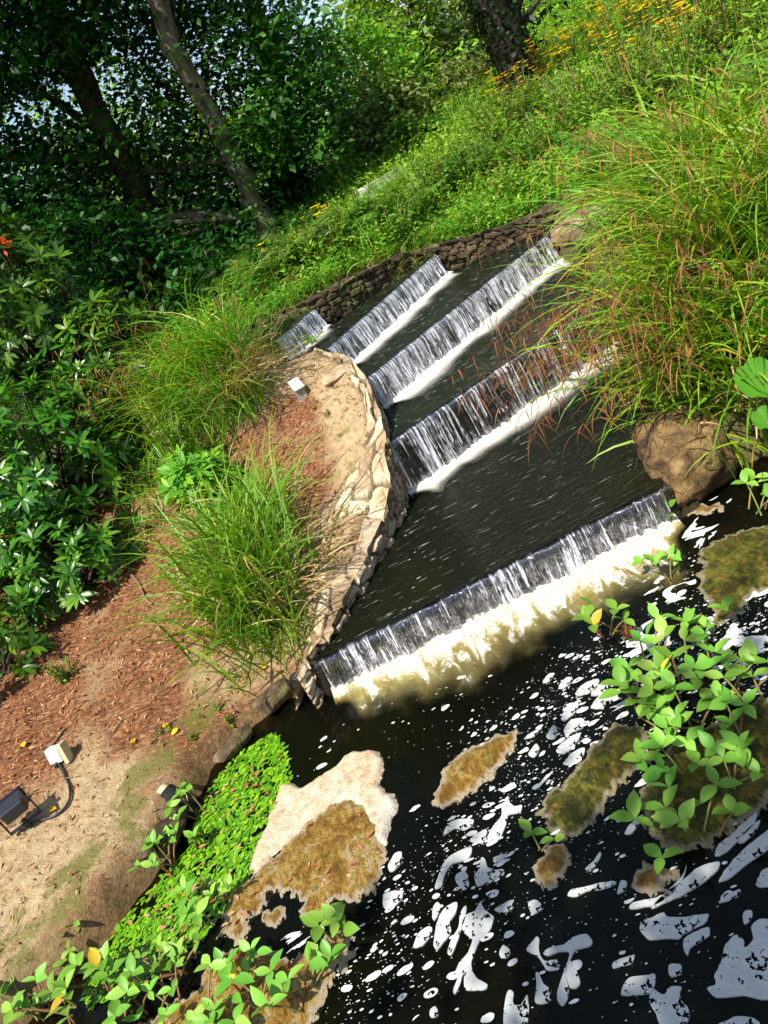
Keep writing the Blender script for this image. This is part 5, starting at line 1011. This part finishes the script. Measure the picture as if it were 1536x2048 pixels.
p = on_ground(505, 690, .95); herb('bramble', 'bramble shoots with broad leaves growing through the straw sedge', 'bramble', p, 10, .22, .20, .05, 172, 'bush', .55, None, 10, upright=.9)
# broad round leaf at the right edge
for k, (px, py, z, s, lab) in enumerate(((1525, 765, .42, .10, 'broad round bright green leaf at the right edge above the boulder'), (1535, 845, .34, .055, 'smaller round green leaf at the right edge beside the hanging sedge'))):
    p = at(px, py, z); t = thing('broad_leaf_plant', lab, 'plant', (p[0] + .05, p[1] + .02, g1(p[0] + .05, p[1] + .02))); m = MB(); a = np.linspace(0, 6.28, 26)[:-1]; rr_ = s * (1 - .12 * np.abs(np.sin(a * 6.5))); q = p - np.array(t.location)
    vv = [q + np.array((0, 0, -.012))] + [q + np.array((math.cos(b) * r__, math.sin(b) * r__ * .75 - 0, .02 + r__ * math.sin(b) * .55 + .006 * math.sin(b * 6.5))) for b, r__ in zip(a, rr_)]
    m.add(vv, [(0, 1 + i, 1 + (i + 1) % 25) for i in range(25)], .30); m.build('leaf', MT['bush'], t); m = MB(); tube(m, smooth_path([(0, 0, 0), q * .6, q], 6), .005, 5); m.build('stalk', MT['stem'], t)
for k, (px, py, Y, lab) in enumerate(((1262, 418, 4.0, 'purple flower spike above the second waterfall end, among sedge'), (1215, 512, 3.9, 'short purple flower spike lowest among the sedge blades'), (1240, 325, 4.6, 'purple flower spike beside the yellow green fern'), (1518, 205, 3.9, 'purple flower spike at the right edge'))):
    p = at(px, py, Y=Y); t = thing('purple_flower', lab, 'wildflower', (p[0], p[1] + .03, g1(p[0], p[1] + .03)), 0, 'purple flower spikes among the sedge'); q = p - np.array(t.location); m = MB(); tube(m, smooth_path([(0, 0, 0), q * .7, q], 6), .0025, 4); m.build('stem', MT['stem'], t)
    m = MB(); n = 60; hh = rng.uniform(-.03, .035, n); a = rng.uniform(0, 6.28, n); fw = np.stack((np.cos(a), np.sin(a), .4 + 0 * a), 1); scatter(m, leaf_tpl(1, .6, 2), q + np.column_stack((0 * hh, 0 * hh, hh)), frames(fw, np.array((0, 0, 1.)) + 0 * fw), rng.uniform(.008, .015, n), rng.uniform(0, 1, n)); m.build('petals', MT['purple'], t)

# ------------------------------------------------------------------ uncountable ground cover
def region_pts(n, x0, x1, y0, y1, power=1.0):
    x = rng.uniform(x0, x1, n); y = y0 + (y1 - y0) * rng.random(n) ** power; q = np.column_stack((x, y)); return q
tp2 = leaf_tpl(1, .42, 2, .15, .12)
def cover(name, label, cat, q, h, leaf, nleaf, mat, tint, wid=.4):
    m = MB(); z = gz(q[:, 0], q[:, 1]); n = len(q); hh = h * rng.uniform(.4, 1.1, n); f = rng.random((n, nleaf)); P = np.column_stack((q, z))[:, None] + np.stack((rng.normal(0, .05, (n, nleaf)), rng.normal(0, .05, (n, nleaf)), f * hh[:, None]), -1)
    P = P.reshape(-1, 3); k = len(P); a = rng.uniform(0, 6.28, k); el = rng.uniform(-.3, .8, k); fw = np.stack((np.cos(a) * np.cos(el), np.sin(a) * np.cos(el), np.sin(el)), 1)
    sc = leaf * rng.uniform(.6, 1.2, k); patch = (fbm(P[:, 0] * 1.1, P[:, 1] * 1.1, 77, 3) - .5) * .9
    scatter(m, leaf_tpl(1, wid, 2, .15, .12), P, frames(fw, np.array((0, 0, 1.)) + rng.normal(0, .35, (k, 3))), sc, np.clip(rng.normal(tint, .16, k) + patch, 0, 1)); return tag(m.build(name, MT[mat]), label, cat, None, 'stuff')
q = region_pts(9000, -1.2, 6.5, 5.45, 10, 1.2); dq = sdf(q, WET); q = q[(dq > .11) & (q[:, 0] > -.5 - .1 * q[:, 1] + .3)]
cover('undergrowth', 'mixed leafy undergrowth covering the bank above the back wall', 'undergrowth', q, .24, .046, 10, 'bush', .64)
kq = smooth_path(np.array(BI), 400); kq = kq[rng.integers(0, 400, 900)] + rng.normal(0, .05, (900, 2)); kq = kq[sdf(kq, WET) > .05]
cover('undergrowth', 'small leafy growth spilling along the top of the back wall', 'undergrowth', kq, .13, .034, 8, 'bush', .5)
q = region_pts(5200, 1.9, 8, 3.2, 9, 1.0); q = q[sdf(q, WET) > .35]
cover('undergrowth', 'leafy green undergrowth covering the right slope between the sedges', 'undergrowth', q, .28, .055, 10, 'bush', .62)
q = region_pts(6000, -4, 13, 9, 17, 1.0); cover('undergrowth', 'sunny rough undergrowth on the far slope under the trees', 'undergrowth', q, .5, .10, 7, 'bush', .6)
q = region_pts(2600, -6.5, .6, 5.7, 9.5, 1.0); cover('undergrowth', 'dark shaded undergrowth beneath the left trees', 'undergrowth', q, .40, .075, 8, 'tree', .18)  # dark leaf tint stands in for shade beneath the trees
m = MB(); q = np.vstack((region_pts(9000, -.5, 7, 5.5, 9.5), region_pts(5000, 2, 9, 3.2, 9))); q = q[sdf(q, WET) > .12]; n = len(q)
blades(m, np.column_stack((q, gz(q[:, 0], q[:, 1]) - .01)), rng.uniform(0, 6.28, n), rng.uniform(0, .5, n), rng.uniform(.3, 1.6, n), rng.uniform(.10, .38, n), rng.uniform(.004, .008, n), np.clip(rng.normal(.55, .25, n), 0, 1), 4, .5)
tag(m.build('wild_grass', MT['grass']), 'wild grass growing through the undergrowth of the sunny slope', 'grass', None, 'stuff')
# leaf litter: curled slivers, chips and dead leaves on the left bank
q = np.column_stack((rng.uniform(-3.4, .25, 42000), rng.uniform(1.2, 5.3, 42000))); dq = sdf(q, WET); w_ = np.clip(fbm(q[:, 0] * 3, q[:, 1] * 3, 41, 3) * 1.5 - .12 + .5 * sstep(.2, .7, dq), 0, 1); w_ = w_ * (1 - .6 * (1 - sstep(2.5, 3.0, q[:, 1])) * (1 - sstep(.4, .75, dq))); k = (dq > .04) & (rng.random(len(q)) < w_); q = q[k][:24000]; n = len(q)
a = rng.uniform(0, 6.28, n); fw = np.stack((np.cos(a), np.sin(a), rng.normal(.05, .22, n)), 1); P = np.column_stack((q, gz(q[:, 0], q[:, 1]) + rng.uniform(.001, .012, n)))
m = MB(); thin = rng.random(n) < .6
for sel, tpx, s0, s1 in ((thin, leaf_tpl(1, .11, 2, .3, .25), .012, .042), (~thin, leaf_tpl(1, .34, 3, .35, .3), .010, .032)):
    scatter(m, tpx, P[sel], frames(fw[sel], np.array((0, 0, 1.)) + rng.normal(0, .45, (sel.sum(), 3))), rng.uniform(s0, s1, sel.sum()), np.clip(rng.beta(1.6, 1.6, sel.sum()), 0, 1))
tag(m.build('leaf_litter', MT['litter']), 'reddish brown litter of dead leaves and wood chips strewn over the left bank', 'leaf litter', None, 'stuff')
ql = np.column_stack((rng.uniform(-1.9, -.1, 900), rng.uniform(.9, 2.5, 900))); a1, a2 = area, ragged(brown, .05, .01, 1); keepq = (sdf(ql, area) < 0) | (sdf(ql, brown) < -.02) | (sdf(ql, low) < -.02); ql = ql[keepq][:260]; n = len(ql)
m = MB(); a = rng.uniform(0, 6.28, n); fw = np.stack((np.cos(a), np.sin(a), 0 * a + .05), 1); scatter(m, leaf_tpl(1, .42, 3, .15, .1), np.column_stack((ql, rng.uniform(.018, .026, n))), frames(fw, np.array((0, 0, 1.)) + rng.normal(0, .2, (n, 3))), rng.uniform(.012, .032, n), rng.uniform(.2, 1, n))
tag(m.build('leaf_litter', MT['litter']), 'yellow and brown dead leaves scattered over the floating mats', 'leaf litter', None, 'stuff')
for k, (px, py, lab) in enumerate(((522, 1343, 'yellow fallen leaf left of the yellow pair, under the grass clump'), (565, 1357, 'bright yellow fallen leaf close to the water edge by the wall'), (272, 1489, 'yellow green fallen leaf on sandy soil above the white box'), (340, 1452, 'pale yellow fallen leaf between two green seedlings'), (358, 1460, 'pale yellow leaf right beside another pale one'), (50, 1488, 'yellow fallen leaf on litter left of the white box'), (100, 1625, 'yellow fallen leaf beside the black cable'))):
    p = on_ground(px, py, .15) + np.array((0, 0, .012)); m = MB(); scatter(m, leaf_tpl(1, .7, 4, .12, .12), np.zeros((1, 3)), frames(np.array([[math.cos(k), math.sin(k), .05]]), np.array([[.1, -.1, 1.]])), .038, .6); o = m.build('fallen_leaf', MT['yellow']); o.location = p; tag(o, lab, 'leaf', 'yellow fallen leaves on the left bank')
for k, (pp, rad, lab, mt) in enumerate((([(232, 1068), (255, 1120), (275, 1165), (292, 1200), (305, 1212)], .011, 'pale bare branch lying on the litter left of the big grass clump', 'twig'), ([(100, 1500), (118, 1475), (132, 1458)], .008, 'short forked stick leaning behind the white box', 'twig'), ([(228, 1465), (240, 1448), (247, 1440)], .006, 'short whitish stick on the litter below the thicket', 'straw'), ([(645, 800), (690, 785), (718, 762)], .005, 'thin dark twig on the soil beside the wall top', 'twig'), ([(570, 895), (610, 888), (650, 870)], .004, 'thin grey twig across sandy soil below the marker post', 'twig'), ([(505, 850), (560, 830), (600, 815)], .005, 'thin twig on red litter left of the marker post', 'twig'), ([(300, 1490), (320, 1470), (350, 1440)], .004, 'dark thin twig on the bank among seedlings', 'twig'))):
    c = np.array([on_ground(x, y, .3 if y > 1000 else .7) + np.array((0, 0, rad * .8)) for x, y in pp]); c0 = c.mean(0); c = smooth_path(c - c0, 12) + np.column_stack((rng.normal(0, .004, (12, 2)), np.zeros(12))); m = MB(); tube(m, c, np.linspace(rad, rad * .55, 12), 6); o = m.build('stick', MT[mt]); o.location = c0; tag(o, lab, 'stick')
# ------------------------------------------------------------------ trees
tl = leaf_tpl(1, .62, 2, .12, .12, .5)
def crown_mesh(cl, nper, size, flat, sig, seed, tint=(.45, .2)):
    r = np.random.default_rng(seed); cl = np.asarray(cl); n = len(cl) * nper
    P = np.repeat(cl, nper, 0) + r.normal(0, 1, (n, 3)) * np.array((sig, sig, sig * flat)); a = r.uniform(0, 6.28, n); el = r.normal(-.15, .4, n)
    fw = np.stack((np.cos(a) * np.cos(el), np.sin(a) * np.cos(el), np.sin(el)), 1); m = MB()
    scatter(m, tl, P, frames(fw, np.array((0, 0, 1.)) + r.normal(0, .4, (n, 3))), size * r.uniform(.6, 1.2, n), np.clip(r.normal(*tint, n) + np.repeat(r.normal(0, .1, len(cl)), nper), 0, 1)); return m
def tree(name, label, path, radii, clusters, seed, bark='bark', mat='tree', nper=42, size=.12, flat=.45, sig=.24, group=None, nlimb=14, tint=(.45, .2), cat='tree'):
    path = np.asarray(path, float); base = path[0].copy(); t = thing(name, label, cat, base, 0, group); m = MB(); c = smooth_path(path - base, 26)
    r = np.random.default_rng(seed); rd = np.interp(np.linspace(0, 1, 26), np.linspace(0, 1, len(radii)), radii) * r.uniform(.94, 1.06, 26); c[1:, :2] += r.normal(0, .012, (25, 2)); tube(m, c, rd, 12); m.build('trunk', MT[bark], t)
    cl = np.asarray(clusters, float) - base; k = r.choice(len(cl), min(nlimb, len(cl)), replace=False)
    for q in cl[k]:
        j = int(np.clip(np.argmin(np.linalg.norm(c - q * np.array((1, 1, .8)), axis=1)) - 2, 4, 24)); s = c[j]; mid = (s + q) / 2 + r.normal(0, .12, 3) + np.array((0, 0, .1)); mm = MB(); L = smooth_path([s, mid, q], 9); tube(mm, L, np.linspace(min(rd[j] * .4, .05), .006, 9), 6); mm.build('limb', MT[bark], t)
    crown_mesh(cl, nper, size, flat, sig, seed, tint).build('crown', MT[mat], t); return t
def pxp(pts, Y): return [at(x, y, Y=Y) for x, y in pts]
def base_down(P, y):
    b = np.array(P[0]); b[2] = g1(b[0], b[1]) - .05; return [b] + list(P)
reg = [(-260, -420), (300, -420), (430, -60), (585, 45), (630, 80), (635, 180), (620, 320), (600, 395), (590, 440), (500, 470), (380, 560), (200, 600), (-260, 560)]
r = np.random.default_rng(90); cand = np.column_stack((r.uniform(-260, 750, 2600), r.uniform(-420, 600, 2600))); cand = cand[inside(cand, reg)]
gap = fbm(cand[:, 0] / 85, cand[:, 1] / 85, 55, 3); thin = (cand[:, 0] < 400) | (cand[:, 1] < 60); cand = cand[(gap > np.where(thin, .34, .33))]
CL = np.array([at(x, y, Y=r.uniform(7.6, 10.2)) for x, y in cand[:900]]); pxk = cand[:900]
A = base_down(pxp([(330, 560), (300, 450), (265, 360), (210, 255), (150, 130), (95, 0), (45, -120), (0, -260)], 8.6), 0)
B = base_down(pxp([(565, 505), (540, 465), (500, 390), (465, 310), (440, 255), (395, 180), (357, 120), (335, 60), (315, 0), (280, -110)], 8.0), 0)
Dt = base_down(pxp([(615, 430), (592, 350), (570, 260), (550, 170), (520, 60), (480, -60)], 9.6), 0)
def near_path(pts, rad): P_ = smooth_path(np.array(pts, float), 60); return np.min(np.linalg.norm(pxk[:, None] - P_[None], axis=2), 1) < rad
hide = ((near_path([(330, 560), (265, 360), (205, 250)], 48) | near_path([(575, 530), (500, 390), (440, 255), (395, 180), (335, 60), (315, 0)], 44)) & (CL[:, 1] < 8.9)); CL = CL[~hide]; pxk = pxk[~hide]
sel = np.where(pxk[:, 0] + .4 * (pxk[:, 1] - 200) < 190, 0, np.where(pxk[:, 0] + .5 * (pxk[:, 1] - 200) < 470, 1, 2))
hi_ = np.column_stack((r.uniform(-5.2, -1.1, 150), r.uniform(5.9, 8.2, 150), r.uniform(5.6, 7.4, 150))); CL = np.vstack((CL, hi_)); sel = np.concatenate((sel, np.where(hi_[:, 0] < -2.2, 0, 1)))  # extra unseen high leaf clusters, added to shade the left trees
GT = 'tall shady trees at the upper left'
tree('broadleaf_tree', 'leftmost dark broadleaf tree with a thick leaning trunk in deep shade', A, [.17, .14, .125, .12, .11, .1, .09], CL[sel == 0], 201, 'darkbark', 'tree', 84, .084, group=GT, tint=(.14, .14))  # low tint on these first two crowns puts shade into the leaves
tree('broadleaf_tree', 'broadleaf tree with a pale mossy trunk lit near its foot, behind the top waterfalls', B, [.115, .10, .092, .088, .085, .085, .085], CL[sel == 1], 202, 'bark', 'tree', 84, .084, group=GT, tint=(.22, .17))
tree('broadleaf_tree', 'right one of the shady trees, leafy crown reaching toward the sunny slope', Dt, [.14, .12, .11, .1, .08], CL[sel == 2], 203, 'darkbark', 'tree', 90, .082, group=GT, tint=(.48, .22))
# ivy tree
I = base_down(pxp([(1052, 190), (1035, 130), (1010, 70), (985, 10), (955, -60), (925, -140)], 7.7), 0); Ic = []
r = np.random.default_rng(8)
for (x, y) in ((930, 120), (940, 40), (1065, 50), (1080, 20), (1000, -60), (940, -120), (850, -90), (1080, -70), (1020, -160), (1000, 190)): Ic += [at(x + r.normal(0, 14), y + r.normal(0, 14), Y=7.7 + r.normal(0, .3)) for _ in range(2)]
tv = tree('ivy_tree', 'dark leaning ivy-clad tree trunk on the sunny upper right slope', I, [.19, .18, .17, .16, .15], Ic, 204, 'shadebark', 'shadeivy', 30, .07, 1, .13, None, 8)
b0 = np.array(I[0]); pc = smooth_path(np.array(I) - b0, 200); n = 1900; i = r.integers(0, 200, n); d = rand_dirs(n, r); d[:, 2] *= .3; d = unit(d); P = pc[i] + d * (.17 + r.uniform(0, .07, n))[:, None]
fw = unit(np.cross(d, r.normal(size=(n, 3)))); m = MB(); scatter(m, leaf_tpl(1, .8, 2, .1, .1), P, frames(fw, d), r.uniform(.03, .06, n), np.clip(r.normal(.40, .2, n), 0, 1)); m.build('ivy', MT['shadeivy'], tv)
# dead trunk at the top right corner
E_ = base_down(pxp([(1528, 60), (1500, 10), (1470, -60), (1440, -140)], 5.9), 0); ec = [at(1400 + r.normal(0, 30), -200 + r.normal(0, 30), Y=5.9) for _ in range(6)]
tree('dead_tree', 'dark trunk cut by the top right corner above the yellow flowers', E_, [.14, .12, .11, .1], ec, 205, 'darkbark', 'olive', 12, .06, 1, .2, None, 3)
# sunny bushes and far trees
def bush(name, label, px, py, Y, rx, rz, seed, mat, ncl, size, nper=34, group=None, tint=(.5, .2), nst=16, cat='bush'):
    r = np.random.default_rng(seed); c = at(px, py, Y=Y); base = np.array((c[0], c[1], g1(c[0], c[1]))); t = thing(name, label, cat, base, 0, group); d = rand_dirs(ncl, r); k = r.uniform(.35, 1, ncl) ** .5 * (.75 + .5 * fbm(d[:, 0] * 2 + seed, d[:, 1] * 2 + d[:, 2], seed, 2)); cl = c - base + d * k[:, None] * np.array((rx, rx * .8, rz)); cl = cl[cl[:, 2] > .05]
    sm = MB()
    for q in cl[r.choice(len(cl), min(nst, len(cl)), replace=False)]: tube(sm, smooth_path([(r.normal(0, rx * .25), r.normal(0, rx * .2), -.05), q * np.array((.6, .6, .5)), q], 8), np.linspace(.022, .006, 8), 5, cap=False)
    sm.build('stems', MT['twig'], t); crown_mesh(cl, nper, size, .8, min(rx, rz) * .2, seed, tint).build('foliage', MT[mat], t)
BG = 'sunlit bushes on the far slope'
for a_ in (('tall sunlit bush beside the sky gap, right of the dark trees', 820, 70, 11.5, .95, 1.0, 211, 'bush', 90, .12), ('willowy olive bush with upright stems left of the ivy trunk', 850, 190, 11.2, 1.0, 1.1, 212, 'olive', 120, .10), ('olive bush behind the ivy trunk, top of the slope', 960, 60, 12.5, 1.3, 1.3, 213, 'olive', 120, .11),
    ('low olive bush just left of the foot of the ivy trunk', 960, 220, 9.0, .6, .55, 214, 'olive', 70, .075), ('glossy dark green holly-like bush above the fern bank', 850, 285, 8.4, .42, .32, 215, 'rhodo', 50, .065), ('bright green bush at the top of the slope right of the ivy trunk', 1150, 30, 11.5, 1.0, .8, 216, 'bush', 90, .10),
    ('bright yellow green bush high on the slope at the top edge', 1060, -30, 13, 1.2, 1.0, 217, 'bush', 80, .12), ('light green bush bridging the shady trees and the willowy bush', 745, 170, 9.6, .62, .75, 220, 'bush', 80, .075), ('olive bush in dappled shade below the sunlit tall one', 775, 270, 9.0, .55, .5, 218, 'olive', 90, .085), ('small light green bush beside the distant pale path', 700, 370, 8.6, .35, .3, 219, 'bush', 44, .06)):
    lab, px, py, Y, rx, rz, sd_, mt, nc, sz = a_; bush('bush', lab, px, py, Y, rx, rz, sd_, mt, nc, sz, 44, BG, (.62 if mt == 'bush' else .5, .2))
UG = 'shaded bushes under the left trees'
for a_ in (('dark bush under the leftmost tree beside the red-flowered rhododendron', 120, 560, 7.2, .8, .6, 221, 70), ('dark bush between the two leaning trunks', 420, 530, 8.4, .8, .6, 222, 80), ('dark bush below the pale mossy trunk, above the grasses', 440, 600, 6.4, .5, .36, 223, 60), ('dark bush right of the pale mossy trunk', 620, 430, 9.5, .6, .5, 224, 60), ('dark bush at the far left behind the thicket', -40, 440, 8.0, .9, .7, 225, 70), ('dark bush over the shaded hollow behind the thicket', 290, 560, 7.2, .6, .5, 226, 60)):
    lab, px, py, Y, rx, rz, sd_, nc = a_; bush('bush', lab, px, py, Y, rx, rz, sd_, 'tree', nc, .085, 40, UG, (.14, .15))  # low leaf tint puts the shade under the trees into the colour
for a_ in (('distant bright tree glimpsed low between the left trunks', 225, 385, 24, 1.6, 1.5, 231), ('distant bright bush glimpsed under the leftmost tree', 275, 480, 20, 1.2, .8, 232), ('distant tree seen through leaves at the far left', 40, 300, 27, 4, 3.4, 233), ('distant tree behind the pale mossy trunk', 480, 330, 26, 2.5, 1.6, 234), ('distant tree closing the view behind the shady trees', 600, 250, 28, 2.6, 1.8, 235)):
    lab, px, py, Y, rx, rz, sd_ = a_; bush('distant_tree', lab, px, py, Y, rx, rz, sd_, 'bush', 90, .26, 40, 'distant trees beyond the left trees', (.6, .2), cat='tree')
# pale path strip in the distance
a_, b_ = at(715, 380, Y=7.6), at(828, 318, Y=8.0); d = unit((b_ - a_)[:2]); nrm = np.array((-d[1], d[0])); pts = []
for s in (0, 1):
    for k in np.linspace(0, 1, 8)[::1 if s == 0 else -1]:
        p = a_ + (b_ - a_) * k; pts.append((*(p[:2] + nrm * (.05 if s else -.05)), 0))
m = MB(); P = np.array(pts); P[:, 2] = np.r_[np.linspace(a_[2], b_[2], 8), np.linspace(b_[2], a_[2], 8)]; n = 8; f = [(i, i + 1, 14 - i, 15 - i) for i in range(7)]; m.add(P, f)
lo_ = P.copy(); lo_[:, 2] -= .25; m.add(np.concatenate((P, lo_)), [(i, (i + 1) % 16, (i + 1) % 16 + 16, i + 16) for i in range(16)])
tag(m.build('stone_kerb', simplemat('pale concrete', (.62, .58, .50), .8, .2, 12)), 'pale straight concrete kerb half hidden behind the fern bank', 'kerb')
# unseen tree, added to cast shade on the near right of the pool
r = np.random.default_rng(5); tr_ = [(-3.2, -2.2, g1(-3.2, -2.2) - .05), (-3.1, -2.15, 1.5), (-2.8, -1.95, 3.2), (-2.3, -1.6, 4.6), (-1.9, -1.4, 5.4)]
cc = np.array([(-1.36 + x, -1.55 + y, 5.0 + z) for x, y, z in r.normal(0, 1, (95, 3)) * np.array((.62, .30, .3))])
tree('unseen_shade_tree', 'unseen tree added left of the viewpoint to shade the near right of the pool', tr_, [.16, .14, .11, .07, .04], cc, 206, 'bark', 'tree', 30, .13, .5, .2, None, 10)
